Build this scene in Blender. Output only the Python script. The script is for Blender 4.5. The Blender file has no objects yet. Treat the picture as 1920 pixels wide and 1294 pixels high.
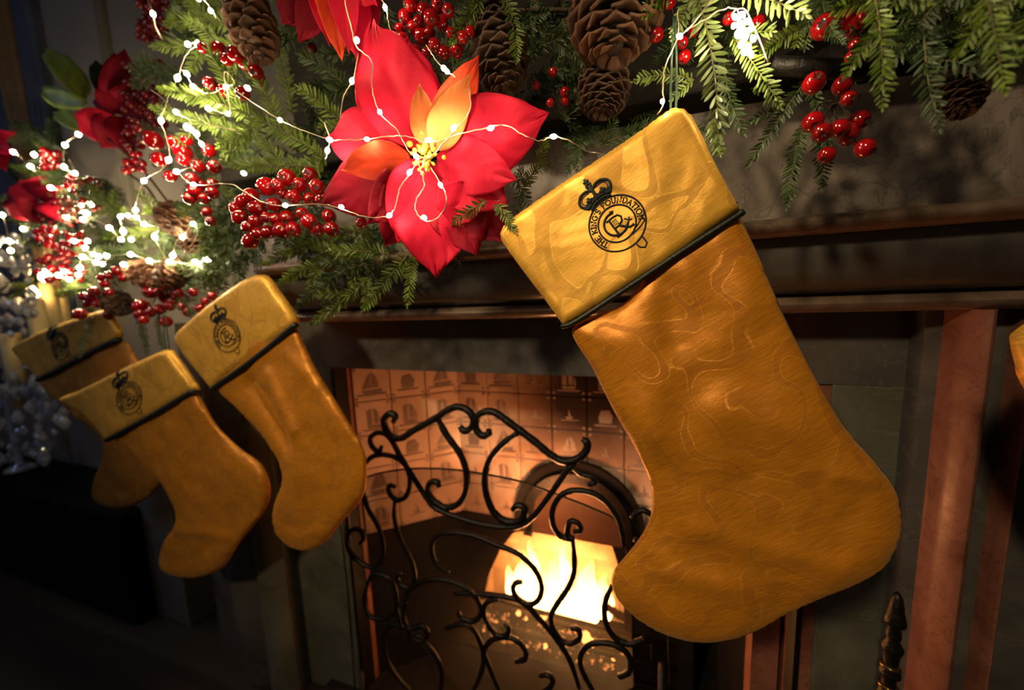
import bpy, bmesh, math, random
import numpy as np
from mathutils import Vector, Matrix, noise
from mathutils.geometry import delaunay_2d_cdt
random.seed(7)
SC = bpy.context.scene
COL = SC.collection
# ------------------------------------------------------------------ camera
W, H, F = 1920.0, 1294.0, 690.0
CAMZ = 1.10
xw = Vector((2010, 12, -690)).normalized()            # world X seen in (right, down, forward)
dn = Vector((190, 5500, 690)); dn = (dn - dn.dot(xw) * xw).normalized()
yw = xw.cross(dn).normalized()
zw = -dn
RV = Vector((xw[0], yw[0], zw[0])); DV = Vector((xw[1], yw[1], zw[1])); FV = Vector((xw[2], yw[2], zw[2]))
C0 = Vector((0, 0, CAMZ))
cam_d = bpy.data.cameras.new('camera'); cam = bpy.data.objects.new('camera', cam_d); COL.objects.link(cam)
cam.matrix_world = Matrix(((RV[0], -DV[0], -FV[0], 0), (RV[1], -DV[1], -FV[1], 0), (RV[2], -DV[2], -FV[2], CAMZ), (0, 0, 0, 1)))
cam_d.sensor_width = 36; cam_d.lens = F / W * 36; cam_d.clip_start = 0.01
cam_d.dof.use_dof = True; cam_d.dof.focus_distance = 0.4; cam_d.dof.aperture_fstop = 2.6
SC.camera = cam
SC.view_settings.view_transform = 'Standard'; SC.view_settings.look = 'None'
SC.view_settings.gamma = 1; SC.view_settings.use_curve_mapping = False
SC.view_settings.exposure = 0.0
SC.cycles.use_denoising = True
SC.cycles.max_bounces = 6; SC.cycles.transparent_max_bounces = 12
SC.cycles.sample_clamp_indirect = 3.0
# ------------------------------------------------------------------ world, added key light, window light
wd = bpy.data.worlds.new('room'); SC.world = wd; wd.use_nodes = True
wd.node_tree.nodes['Background'].inputs[0].default_value = (1.0, 0.78, 0.55, 1)
wd.node_tree.nodes['Background'].inputs[1].default_value = 0.03

def area(name, loc, target, size, power, col):
    l = bpy.data.lights.new(name, 'AREA'); l.size = size; l.energy = power; l.color = col
    o = bpy.data.objects.new(name, l); COL.objects.link(o); o.location = loc
    o.rotation_euler = (Vector(target) - Vector(loc)).to_track_quat('-Z', 'Y').to_euler(); return o
def point(name, loc, power, col, r=0.02):
    l = bpy.data.lights.new(name, 'POINT'); l.shadow_soft_size = r; l.energy = power; l.color = col
    o = bpy.data.objects.new(name, l); COL.objects.link(o); o.location = loc; return o
lamp = area('added_key_light', (-0.9, -1.7, 2.6), (-0.20, 0.45, 1.12), 0.22, 4.9, (1.0, 0.74, 0.42)); lamp.data.spread = math.radians(55)  # unseen key light added behind the camera to light the stockings
area('window_dusk', (-2.6, -0.6, 1.9), (-1.2, 0.9, 0.9), 0.5, 3.0, (0.30, 0.45, 1.0))

# ------------------------------------------------------------------ helpers
def ray(px, py):
    return RV * (px - 960) + DV * (py - 647) + FV * F
def P(px, py, n):
    r = ray(px, py); return C0 + r * (n / r[1])
cam_d.dof.focus_distance = (P(1164, 415, .43) - C0).dot(FV)
def mpp(px, py, n):                                   # metres per pixel there
    r = ray(px, py); return (n / r[1])
def tag(o, label=None, cat=None, group=None, kind=None):
    if label: o['label'] = label
    if cat: o['category'] = cat
    if group: o['group'] = group
    if kind: o['kind'] = kind
    return o
def empty(name, loc, label=None, cat=None, group=None, kind=None):
    o = bpy.data.objects.new(name, None); COL.objects.link(o); o.location = loc; o.empty_display_size = 0.02
    return tag(o, label, cat, group, kind)
def base_of(o):
    v = Vector((0, 0, 0))
    while o is not None:
        v = v + o.location; o = o.parent
    return v
class MB:
    """collects geometry in world coordinates"""
    def __init__(s): s.v = []; s.f = []; s.uv = {}
    def add(s, vs, fs):
        b = len(s.v); s.v += [tuple(q) for q in vs]; s.f += [tuple(i + b for i in f) for f in fs]
    def box(s, a, b):
        x0, y0, z0 = a; x1, y1, z1 = b
        s.add([(x0,y0,z0),(x1,y0,z0),(x1,y1,z0),(x0,y1,z0),(x0,y0,z1),(x1,y0,z1),(x1,y1,z1),(x0,y1,z1)],
              [(0,3,2,1),(4,5,6,7),(0,1,5,4),(1,2,6,5),(2,3,7,6),(3,0,4,7)])
    def tube(s, pts, r, k=6, cap=True, flat=None):
        pts = [Vector(p) for p in pts]; n = len(pts)
        rr = r if isinstance(r, (list, tuple)) else [r] * n
        b = len(s.v); up = Vector((0.3, -0.8, 0.5)); prev = None
        for i, p in enumerate(pts):
            t = (pts[min(i + 1, n - 1)] - pts[max(i - 1, 0)])
            t = t.normalized() if t.length > 1e-9 else Vector((0, 0, 1))
            if prev is None:
                a = t.cross(up)
                if a.length < 1e-4: a = t.cross(Vector((1, 0, 0)))
            else: a = prev - t * prev.dot(t)
            a.normalize(); prev = a; c = t.cross(a)
            for j in range(k):
                an = 2 * math.pi * j / k
                s.v.append(tuple(p + (a * math.cos(an) + c * math.sin(an)) * rr[i]))
        for i in range(n - 1):
            for j in range(k):
                s.f.append((b + i*k + j, b + i*k + (j+1) % k, b + (i+1)*k + (j+1) % k, b + (i+1)*k + j))
        if cap:
            s.f.append(tuple(b + j for j in range(k))[::-1]); s.f.append(tuple(b + (n-1)*k + j for j in range(k)))
    def lathe(s, prof, c, k=16, axis=Vector((0, 0, 1))):
        q = Vector((0, 0, 1)).rotation_difference(axis.normalized()); b = len(s.v); c = Vector(c)
        for (r, z) in prof:
            for j in range(k):
                an = 2 * math.pi * j / k
                s.v.append(tuple(c + q @ Vector((r * math.cos(an), r * math.sin(an), z))))
        m = len(prof)
        for i in range(m - 1):
            for j in range(k):
                s.f.append((b + i*k + j, b + i*k + (j+1) % k, b + (i+1)*k + (j+1) % k, b + (i+1)*k + j))
        s.f.append(tuple(b + j for j in range(k))[::-1]); s.f.append(tuple(b + (m-1)*k + j for j in range(k)))
    def mesh(s, name, origin=(0, 0, 0), smooth=True):
        me = bpy.data.meshes.new(name); o = Vector(origin)
        me.from_pydata([(v[0]-o[0], v[1]-o[1], v[2]-o[2]) for v in s.v], [], s.f); me.update()
        if smooth: me.polygons.foreach_set('use_smooth', [True] * len(me.polygons))
        return me
    def build(s, name, mat, parent=None, origin=None, smooth=True, **kw):
        if origin is None: origin = base_of(parent) if parent else Vector((0, 0, 0))
        me = s.mesh(name, origin, smooth)
        o = bpy.data.objects.new(name, me); COL.objects.link(o)
        if mat: me.materials.append(mat)
        if parent: o.parent = parent; o.location = Vector(origin) - base_of(parent)
        else: o.location = origin
        return tag(o, **kw)
def inst(name, me, parent, loc, rot=None, scale=(1, 1, 1)):
    o = bpy.data.objects.new(name, me); COL.objects.link(o); o.parent = parent
    o.location = Vector(loc) - base_of(parent)
    if rot is not None: o.rotation_mode = 'QUATERNION'; o.rotation_quaternion = rot
    o.scale = scale; return o
def smooth_path(pts, sub=6, closed=False):
    pts = [Vector(p) for p in pts]; n = len(pts); out = []
    rng = range(n if closed else n - 1)
    for i in rng:
        p0 = pts[(i-1) % n] if closed or i > 0 else pts[0]
        p1 = pts[i]; p2 = pts[(i+1) % n]
        p3 = pts[(i+2) % n] if closed or i + 2 < n else pts[-1]
        for j in range(sub):
            t = j / sub
            out.append(0.5*((2*p1)+(-p0+p2)*t+(2*p0-5*p1+4*p2-p3)*t*t+(-p0+3*p1-3*p2+p3)*t*t*t))
    if not closed: out.append(pts[-1])
    return out

# ------------------------------------------------------------------ materials
def new_mat(name):
    m = bpy.data.materials.new(name); m.use_nodes = True; nt = m.node_tree
    b = nt.nodes['Principled BSDF']; return m, nt, b
def N(nt, t, **kw):
    n = nt.nodes.new(t)
    for k, v in kw.items():
        if k in n.inputs: n.inputs[k].default_value = v
        else: setattr(n, k, v)
    return n
def ramp(nt, stops):
    r = nt.nodes.new('ShaderNodeValToRGB'); e = r.color_ramp.elements
    while len(e) < len(stops): e.new(0.5)
    for i, (p, c) in enumerate(stops): e[i].position = p; e[i].color = tuple(c) + ((1,) if len(c) == 3 else ())
    return r
def simple(name, col, rough=0.5, metal=0.0, var=0.15, scale=40, bump=0.0, spec=0.5, coat=0.0, sub=0.0, rnd=0.0, bscale=None):
    m, nt, b = new_mat(name); L = nt.links.new
    tc = N(nt, 'ShaderNodeTexCoord'); nz = N(nt, 'ShaderNodeTexNoise', Scale=scale, Detail=4.0); L(tc.outputs['Object'], nz.inputs['Vector'])
    r = ramp(nt, [(0.3, [c*(1-var) for c in col]), (0.7, [min(1, c*(1+var)) for c in col])]); L(nz.outputs['Fac'], r.inputs[0])
    out = r.outputs[0]
    if rnd:
        oi = N(nt, 'ShaderNodeObjectInfo'); hs = N(nt, 'ShaderNodeHueSaturation')
        mr = N(nt, 'ShaderNodeMapRange'); mr.inputs['To Min'].default_value = 1-rnd; mr.inputs['To Max'].default_value = 1+rnd
        L(oi.outputs['Random'], mr.inputs[0]); L(mr.outputs[0], hs.inputs['Value']); L(out, hs.inputs['Color']); out = hs.outputs[0]
    L(out, b.inputs['Base Color']); b.inputs['Roughness'].default_value = rough; b.inputs['Metallic'].default_value = metal
    b.inputs['Specular IOR Level'].default_value = spec; b.inputs['Coat Weight'].default_value = coat
    if sub: b.inputs['Subsurface Weight'].default_value = sub; b.inputs['Subsurface Radius'].default_value = (0.004, 0.002, 0.001)
    if bump:
        n2 = N(nt, 'ShaderNodeTexNoise', Scale=bscale or scale * 3, Detail=5.0); L(tc.outputs['Object'], n2.inputs['Vector'])
        bp = N(nt, 'ShaderNodeBump', Strength=bump, Distance=0.002); L(n2.outputs['Fac'], bp.inputs['Height']); L(bp.outputs[0], b.inputs['Normal'])
    return m
def emis(name, col, st):
    m, nt, b = new_mat(name); nt.nodes.remove(b); e = N(nt, 'ShaderNodeEmission', Strength=st); e.inputs[0].default_value = tuple(col) + (1,)
    nt.links.new(e.outputs[0], nt.nodes['Material Output'].inputs[0]); return m

def gold_fabric(name, base, hi, lo=0.62):
    m, nt, b = new_mat(name); L = nt.links.new
    tc = N(nt, 'ShaderNodeTexCoord')
    mp = N(nt, 'ShaderNodeMapping'); mp.inputs['Rotation'].default_value = (0, math.radians(33), 0); L(tc.outputs['Object'], mp.inputs[0])
    w1 = N(nt, 'ShaderNodeTexNoise', Scale=12.0, Detail=0.5); L(mp.outputs[0], w1.inputs['Vector'])
    mx = N(nt, 'ShaderNodeMix', data_type='VECTOR'); mx.inputs['Factor'].default_value = 0.16
    L(mp.outputs[0], mx.inputs[4]); L(w1.outputs['Color'], mx.inputs[5])
    nz = N(nt, 'ShaderNodeTexNoise', Scale=19.0, Detail=0.3); L(mx.outputs[1], nz.inputs['Vector'])       # woven scroll shapes
    shape = ramp(nt, [(0.475, (0,0,0)), (0.483, (1,1,1)), (0.565, (1,1,1)), (0.573, (0,0,0))]); L(nz.outputs['Fac'], shape.inputs[0])
    line = ramp(nt, [(0.455, (0,0,0)), (0.468, (1,1,1)), (0.476, (0,0,0)), (0.568, (0,0,0)), (0.578, (1,1,1)), (0.588, (0,0,0))]); L(nz.outputs['Fac'], line.inputs[0])
    # weft threads run along the cuff
    mp2 = N(nt, 'ShaderNodeMapping'); mp2.inputs['Scale'].default_value = (1, 1, 14); L(mp.outputs[0], mp2.inputs[0])
    wv = N(nt, 'ShaderNodeTexNoise', Scale=170.0, Detail=2.0); L(mp2.outputs[0], wv.inputs['Vector'])
    wv2 = N(nt, 'ShaderNodeTexNoise', Scale=60.0, Detail=2.0); L(mp2.outputs[0], wv2.inputs['Vector'])
    brk = ramp(nt, [(0.46, (0,0,0)), (0.56, (1,1,1))]); L(wv.outputs['Fac'], brk.inputs[0])
    nb = N(nt, 'ShaderNodeTexNoise', Scale=16.0, Detail=1.0); L(tc.outputs['Object'], nb.inputs['Vector'])
    nbr = ramp(nt, [(0.38, (0,0,0)), (0.50, (1,1,1))]); L(nb.outputs['Fac'], nbr.inputs[0])
    lm0 = N(nt, 'ShaderNodeMath', operation='MULTIPLY'); L(line.outputs[0], lm0.inputs[0]); L(brk.outputs[0], lm0.inputs[1])
    lm = N(nt, 'ShaderNodeMath', operation='MULTIPLY'); L(lm0.outputs[0], lm.inputs[0]); L(nbr.outputs[0], lm.inputs[1])
    wr = ramp(nt, [(0.3, [c*0.80 for c in base]), (0.7, [min(1, c*1.18) for c in base])]); L(wv2.outputs['Fac'], wr.inputs[0])
    m1 = N(nt, 'ShaderNodeMix', data_type='RGBA', blend_type='MULTIPLY'); m1.inputs['Factor'].default_value = 0.42
    ar = ramp(nt, [(0, (1,1,1)), (1, (lo, lo*.93, lo*.8))]); L(shape.outputs[0], ar.inputs[0])
    L(wr.outputs[0], m1.inputs[6]); L(ar.outputs[0], m1.inputs[7])
    m2 = N(nt, 'ShaderNodeMix', data_type='RGBA'); m2.inputs[7].default_value = tuple(hi) + (1,)
    mu = N(nt, 'ShaderNodeMath', operation='MULTIPLY'); mu.inputs[1].default_value = 0.6; L(lm.outputs[0], mu.inputs[0])
    L(mu.outputs[0], m2.inputs[0]); L(m1.outputs[2], m2.inputs[6]); L(m2.outputs[2], b.inputs['Base Color'])
    rr = N(nt, 'ShaderNodeMapRange'); rr.inputs['To Min'].default_value = 0.38; rr.inputs['To Max'].default_value = 0.52
    L(shape.outputs[0], rr.inputs[0]); L(rr.outputs[0], b.inputs['Roughness'])
    b.inputs['Metallic'].default_value = 0.30
    b.inputs['Sheen Weight'].default_value = 0.15; b.inputs['Sheen Tint'].default_value = (1, 0.8, 0.4, 1)
    m3 = N(nt, 'ShaderNodeMath', operation='MULTIPLY_ADD'); m3.inputs[1].default_value = 1.2; L(lm.outputs[0], m3.inputs[0]); L(wv.outputs['Fac'], m3.inputs[2])
    wk = N(nt, 'ShaderNodeTexNoise', Scale=13.0, Detail=2.0, Distortion=.3); L(tc.outputs['Object'], wk.inputs['Vector'])
    bp = N(nt, 'ShaderNodeBump', Strength=0.35, Distance=0.0005); L(m3.outputs[0], bp.inputs['Height'])
    bp2 = N(nt, 'ShaderNodeBump', Strength=0.40, Distance=0.014); L(wk.outputs['Fac'], bp2.inputs['Height']); L(bp.outputs[0], bp2.inputs['Normal'])
    L(bp2.outputs[0], b.inputs['Normal']); return m
def marble(name, c1, c2, vein, scale=6.0, rough=0.22, vs=0.5):
    m, nt, b = new_mat(name); L = nt.links.new
    tc = N(nt, 'ShaderNodeTexCoord'); nz = N(nt, 'ShaderNodeTexNoise', Scale=scale, Detail=8.0, Roughness=0.65, Distortion=0.8); L(tc.outputs['Object'], nz.inputs['Vector'])
    r = ramp(nt, [(0.3, c1), (0.7, c2)]); L(nz.outputs['Fac'], r.inputs[0])
    n2 = N(nt, 'ShaderNodeTexNoise', Scale=scale*1.7, Detail=5.0, Distortion=1.5); L(tc.outputs['Object'], n2.inputs['Vector'])
    r2 = ramp(nt, [(0.0,(0,0,0)),(0.485, (0,0,0)), (0.5, (vs,vs,vs)), (0.52, (0,0,0)), (1,(0,0,0))]); L(n2.outputs['Fac'], r2.inputs[0])
    mx = N(nt, 'ShaderNodeMix', data_type='RGBA'); mx.inputs[7].default_value = tuple(vein)+(1,)
    L(r2.outputs[0], mx.inputs[0]); L(r.outputs[0], mx.inputs[6]); L(mx.outputs[2], b.inputs['Base Color'])
    n3 = N(nt, 'ShaderNodeTexNoise', Scale=60.0, Detail=5.0); L(tc.outputs['Object'], n3.inputs['Vector'])
    rr = N(nt, 'ShaderNodeMapRange'); rr.inputs['To Min'].default_value = rough*0.7; rr.inputs['To Max'].default_value = rough*1.5; L(n3.outputs['Fac'], rr.inputs[0]); L(rr.outputs[0], b.inputs['Roughness'])
    return m
M = {}
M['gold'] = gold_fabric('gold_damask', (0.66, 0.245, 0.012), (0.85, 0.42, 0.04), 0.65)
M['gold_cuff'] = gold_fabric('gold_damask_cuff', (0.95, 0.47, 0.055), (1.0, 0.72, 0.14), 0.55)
M['thread'] = simple('dark_green_thread', (0.006, 0.014, 0.010), 0.55, scale=900, bump=0.6, bscale=1500)
M['piping'] = simple('dark_green_piping', (0.008, 0.014, 0.010), 0.4, scale=300, bump=0.3)
M['needle'] = simple('fir_needles', (0.095, 0.15, 0.010), 0.48, var=0.45, scale=70, rnd=0.25, sub=0.0)
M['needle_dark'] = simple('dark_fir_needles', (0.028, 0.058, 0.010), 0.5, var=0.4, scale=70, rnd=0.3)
M['needle_pale'] = simple('pale_needles', (0.20, 0.27, 0.08), 0.40, var=0.35, scale=60, rnd=0.1)
M['twig'] = simple('green_brown_twig', (0.10, 0.085, 0.03), 0.7, scale=200, bump=0.4)
M['bark'] = simple('brown_bark', (0.05, 0.030, 0.018), 0.8, scale=120, bump=0.8)
M['leaf'] = simple('yellow_green_leaf', (0.34, 0.46, 0.05), 0.5, scale=50)
M['berry'] = simple('red_berry', (0.29, 0.002, 0.004), 0.10, var=0.3, scale=90, coat=1.0, rnd=0.25)
M['berry_dark'] = simple('deep_red_berry', (0.16, 0.006, 0.006), 0.15, var=0.2, scale=90, coat=0.4, rnd=0.3)
M['calyx'] = simple('dark_calyx', (0.03, 0.012, 0.008), 0.8)
M['cone'] = simple('pine_cone_scale', (0.17, 0.075, 0.034), 0.6, var=0.4, scale=160, bump=0.5, rnd=0.35)
M['cone_dark'] = simple('dark_pine_cone_scale', (0.085, 0.04, 0.02), 0.6, var=0.4, scale=160, bump=0.5, rnd=0.35)
M['stamen'] = simple('yellow_stamen', (0.60, 0.50, 0.05), 0.4)
M['wire'] = simple('silver_wire', (0.75, 0.62, 0.42), 0.3, metal=0.8)
M['bulb'] = emis('warm_led', (1.0, 0.80, 0.48), 220.0)
M['bulb_dim'] = emis('warm_led_far', (1.0, 0.80, 0.48), 190.0)
M['slate'] = marble('grey_marble', (0.045, 0.042, 0.040), (0.11, 0.10, 0.092), (0.12, 0.11, 0.10), 5.0, 0.16, 0.4)
M['frieze'] = marble('frieze_marble', (0.09, 0.072, 0.060), (0.28, 0.235, 0.20), (0.04, 0.03, 0.03), 12.0, 0.40, 0.5)
M['brown_marble'] = marble('brown_marble', (0.07, 0.045, 0.032), (0.19, 0.13, 0.095), (0.20, 0.15, 0.11), 9.0, 0.22, 0.5)
M['green_marble'] = marble('green_marble', (0.045, 0.048, 0.036), (0.13, 0.13, 0.10), (0.15, 0.14, 0.11), 6.0, 0.3, 0.4)
M['pink_marble'] = marble('pink_marble', (0.13, 0.045, 0.028), (0.26, 0.105, 0.07), (0.06, 0.02, 0.015), 14.0, 0.35, 0.5)
M['pale_marble'] = marble('pale_marble', (0.13, 0.11, 0.095), (0.22, 0.19, 0.165), (0.08, 0.07, 0.06), 5.0, 0.4, 0.3)
M['iron'] = simple('wrought_iron', (0.012, 0.010, 0.009), 0.42, metal=0.6, scale=80, bump=0.6)
M['soot'] = simple('sooty_iron', (0.006, 0.0045, 0.004), 0.85, scale=30, bump=0.5, spec=.2)
M['tile'] = simple('cream_tile', (0.62, 0.44, 0.33), 0.3, var=0.10, scale=18, rnd=0.10)
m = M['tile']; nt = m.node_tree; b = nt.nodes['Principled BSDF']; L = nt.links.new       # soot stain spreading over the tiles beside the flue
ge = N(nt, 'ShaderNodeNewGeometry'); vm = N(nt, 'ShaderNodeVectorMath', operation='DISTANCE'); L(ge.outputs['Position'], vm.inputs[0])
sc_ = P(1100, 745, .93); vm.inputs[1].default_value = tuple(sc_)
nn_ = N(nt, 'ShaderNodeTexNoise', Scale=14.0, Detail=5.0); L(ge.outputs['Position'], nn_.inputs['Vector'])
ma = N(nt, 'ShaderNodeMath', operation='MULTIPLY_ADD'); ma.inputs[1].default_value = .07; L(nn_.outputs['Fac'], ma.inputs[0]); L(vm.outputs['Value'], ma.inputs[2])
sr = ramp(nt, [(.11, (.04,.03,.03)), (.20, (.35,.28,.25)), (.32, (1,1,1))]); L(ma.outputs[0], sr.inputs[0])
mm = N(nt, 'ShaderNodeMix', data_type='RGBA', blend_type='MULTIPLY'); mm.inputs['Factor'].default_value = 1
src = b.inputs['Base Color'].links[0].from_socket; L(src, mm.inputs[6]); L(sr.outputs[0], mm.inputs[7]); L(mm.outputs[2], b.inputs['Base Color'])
M['grout'] = simple('sooty_grout', (0.05, 0.03, 0.022), 0.9)
M['tile_ink'] = simple('blue_grey_tile_paint', (0.26, 0.185, 0.15), 0.35, var=0.45, scale=260)
M['firebrick'] = simple('fire_brick', (0.62, 0.42, 0.26), 0.9, var=0.35, scale=18, bump=0.6)
M['log'] = simple('charred_log', (0.05, 0.03, 0.02), 0.9, var=0.6, scale=40, bump=1.0)
M['wax'] = simple('cream_wax', (0.78, 0.62, 0.30), 0.45, var=0.05, sub=0.3)
M['cream_wall'] = simple('cream_plaster', (0.17, 0.15, 0.12), 0.85, var=0.06, scale=4)
M['beige_wall'] = simple('beige_panel', (0.16, 0.13, 0.105), 0.8, var=0.06, scale=4)
M['gilt'] = simple('gilt_edge', (0.20, 0.11, 0.03), 0.5, metal=0.3)
M['blue'] = simple('grey_blue_drape', (0.045, 0.055, 0.085), 0.85, var=0.2, scale=8)
M['black_cloth'] = simple('black_cloth', (0.003, 0.003, 0.003), 0.95, spec=0.1)
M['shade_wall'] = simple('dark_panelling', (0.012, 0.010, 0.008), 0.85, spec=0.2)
M['floorboard'] = simple('dark_floor', (0.015, 0.009, 0.006), 0.7)
M['ribbon'] = simple('green_ribbon', (0.03, 0.07, 0.035), 0.45)
M['brass'] = simple('dark_brass', (0.16, 0.10, 0.04), 0.25, metal=0.9)
m, nt, b = new_mat('crystal'); b.inputs['Base Color'].default_value = (0.92, 0.95, 1, 1); b.inputs['Roughness'].default_value = 0.03
b.inputs['Transmission Weight'].default_value = 0.75; b.inputs['IOR'].default_value = 1.6; M['crystal'] = m
def petal_mat(name, col, col2, rough=0.5):
    m, nt, b = new_mat(name); L = nt.links.new
    tc = N(nt, 'ShaderNodeTexCoord'); nz = N(nt, 'ShaderNodeTexNoise', Scale=22.0, Detail=5.0); L(tc.outputs['Object'], nz.inputs['Vector'])
    r = ramp(nt, [(0.3, col), (0.75, col2)]); L(nz.outputs['Fac'], r.inputs[0]); L(r.outputs[0], b.inputs['Base Color'])
    b.inputs['Roughness'].default_value = .65; b.inputs['Specular IOR Level'].default_value = .25
    n2 = N(nt, 'ShaderNodeTexNoise', Scale=500.0, Detail=2.0); L(tc.outputs['Object'], n2.inputs['Vector'])
    bp = N(nt, 'ShaderNodeBump', Strength=0.25, Distance=0.001); L(n2.outputs['Fac'], bp.inputs['Height']); L(bp.outputs[0], b.inputs['Normal'])
    tr = N(nt, 'ShaderNodeBsdfTranslucent'); L(r.outputs[0], tr.inputs[0]); mx = N(nt, 'ShaderNodeMixShader'); mx.inputs[0].default_value = 0.3
    L(b.outputs[0], mx.inputs[1]); L(tr.outputs[0], mx.inputs[2]); L(mx.outputs[0], nt.nodes['Material Output'].inputs[0]); return m
M['petal'] = petal_mat('red_bract', (0.66, 0.005, 0.035), (0.80, 0.012, 0.060))
M['petal_orange'] = petal_mat('orange_red_bract', (0.80, 0.05, 0.02), (0.85, 0.12, 0.03))
M['petal_light'] = petal_mat('pale_orange_bract', (0.85, 0.22, 0.06), (0.90, 0.34, 0.10))
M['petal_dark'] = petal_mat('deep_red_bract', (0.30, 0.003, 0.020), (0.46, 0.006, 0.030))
# flame: brighter near the base, dissolving towards its tip
m, nt, b = new_mat('flame'); nt.nodes.remove(b); L = nt.links.new
tc = N(nt, 'ShaderNodeTexCoord'); sp = N(nt, 'ShaderNodeSeparateXYZ'); L(tc.outputs['Generated'], sp.inputs[0])
fr = ramp(nt, [(0.0, (1.0, 0.52, 0.16)), (0.6, (1.0, 0.40, 0.10)), (1.0, (1.0, 0.20, 0.03))]); L(sp.outputs[2], fr.inputs[0])
em = N(nt, 'ShaderNodeEmission', Strength=22.0); L(fr.outputs[0], em.inputs[0]); tr = N(nt, 'ShaderNodeBsdfTransparent')
fa = ramp(nt, [(0.25, (0.12, 0.12, 0.12)), (1.0, (0.92, 0.92, 0.92))]); L(sp.outputs[2], fa.inputs[0])
mx = N(nt, 'ShaderNodeMixShader'); L(fa.outputs[0], mx.inputs[0]); L(em.outputs[0], mx.inputs[1]); L(tr.outputs[0], mx.inputs[2])
L(mx.outputs[0], nt.nodes['Material Output'].inputs[0]); M['flame'] = m
M['ember'] = emis('ember', (1.0, 0.35, 0.08), 7.0)
M['candle_flame'] = emis('candle_flame', (1.0, 0.62, 0.25), 40.0)

# ------------------------------------------------------------------ setting: walls, floor, fireplace
NL, NM, NS = 0.545, 0.64, 0.70       # mantel lip, lower moulding, surround slab (distance from the camera plane)
def slab(name, mat, x0, x1, y0, y1, z0, z1, parent=None, bev=0.0, **kw):
    mb = MB(); mb.box((x0, y0, z0), (x1, y1, z1)); o = mb.build(name, mat, parent, smooth=False, **kw)
    if bev:
        bm = o.modifiers.new('bevel', 'BEVEL'); bm.width = bev; bm.segments = 3
    return o
slab('floor', M['floorboard'], -6.5, 2.5, -2.0, 2.6, -0.02, 0.0, kind='structure')
XL = P(478, 520, NL)[0]; XR = P(2300, 700, NM)[0]
slab('wall_back', M['cream_wall'], -6.5, XL - 0.02, 0.90, 1.0, 0, 2.8, kind='structure')
slab('wall_chimney', M['beige_wall'], XL - 0.02, 2.0, 1.25, 1.35, 0, 2.8, kind='structure')
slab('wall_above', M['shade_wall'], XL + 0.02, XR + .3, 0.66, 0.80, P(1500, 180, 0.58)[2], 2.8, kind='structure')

def extr(name, mat, prof, x0, x1, parent, seg=1, **kw):
    """prof: list of (y, z); extruded along X"""
    mb = MB(); k = len(prof); vs = []
    for i in range(seg + 1):
        x = x0 + (x1 - x0) * i / seg
        vs += [(x, y, z) for y, z in prof]
    fs = []
    for i in range(seg):
        for j in range(k):
            a = i*k + j; b_ = i*k + (j+1) % k
            fs.append((a, b_, b_ + k, a + k))
    fs.append(tuple(range(k))[::-1]); fs.append(tuple(seg*k + j for j in range(k)))
    mb.add(vs, fs); o = mb.build(name, mat, parent, smooth=True, **kw)
    e = o.modifiers.new('edges', 'EDGE_SPLIT'); e.split_angle = math.radians(35); return o
fp = empty('fireplace_surround', (0, NS, 0), 'dark moulded marble fireplace surround behind the gold stockings', 'fireplace')
zt0 = P(1460, 185, NL+.03)[2]; zt1 = P(1460, 410, NL + .02)[2]; zt2 = P(1460, 441, NL)[2]
zf1 = P(1460, 556, NM - .01)[2]; zm1 = P(1460, 588, NM - .02)[2]; zh = P(870, 698, NS)[2]
# frieze slab, torus, hollow fascia, lower moulding, header
extr('frieze_slab', M['frieze'], [(NL+.03, zt1), (NL+.03, zt0), (0.80, zt0), (0.80, zt1)], XL, XR, fp, label='mottled grey brown marble frieze')
tor = [(NL + .035, zt1)]
for i in range(11):
    a = math.pi * (0.5 - i / 10); rz = (zt1 - zt2) / 2
    tor.append((NL + .02 - .022 * math.cos(a), zt2 + rz + rz * math.sin(a)))
tor += [(0.78, zt2), (0.78, zt1)]
extr('round_moulding', M['brown_marble'], tor, XL, XR, fp, label='polished brown marble roll moulding')
fas = [(NL + .03, zt2), (NL + .03, zt2 - .006)]
for i in range(9):
    t = i / 8; fas.append((NL + .03 + (NM - NL - .03) * (1 - math.cos(t * math.pi / 2)), zt2 - .006 + (zf1 - zt2 + .006) * math.sin(t * math.pi / 2)))
fas += [(0.78, zf1), (0.78, zt2)]
extr('fascia', M['slate'], fas, XL, XR, fp)
low = []
for i in range(7):
    t = i / 6; low.append((NM - .012 - .012 * math.sin(t * math.pi), zf1 + (zm1 - zf1) * t))
extr('lower_moulding', M['brown_marble'], low + [(0.78, zm1), (0.78, zf1)], XL, XR, fp)
XOL = P(632, 760, NS)[0]; XOR = P(1556, 800, NS)[0]
slab('header', M['slate'], P(400, 700, NS)[0], P(1740, 900, NS)[0], NS, 0.80, zh, zm1 + .002, fp, label='grey marble header slab over the opening')
slab('left_slab', M['green_marble'], P(500, 1100, NS)[0], XOL, NS, 0.80, 0, zh, fp, .003)
slab('right_slab', M['green_marble'], XOR, P(1738, 1100, NS)[0], NS, 0.80, 0, zh, fp, .003)
slab('hearth', M['shade_wall'], XL-.1, XR, 0.45, 1.2, 0.0, 0.04, fp, .004)
def vmould(name, mat, x0, x1, y, bulge, z0, z1):
    mb = MB(); k = 10; ring = [(x0 + (x1-x0)*i/k, y - bulge*math.sin(math.pi*i/k)) for i in range(k+1)] + [(x1, 0.8), (x0, 0.8)]
    n = len(ring); mb.add([(a, c, z0) for a, c in ring] + [(a, c, z1) for a, c in ring],
        [(i, (i+1) % n, (i+1) % n + n, i + n) for i in range(n)] + [tuple(range(n))[::-1], tuple(range(n, 2*n))])
    o = mb.build(name, mat, fp, smooth=True); e = o.modifiers.new('edges', 'EDGE_SPLIT'); e.split_angle = math.radians(40); return o
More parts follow.
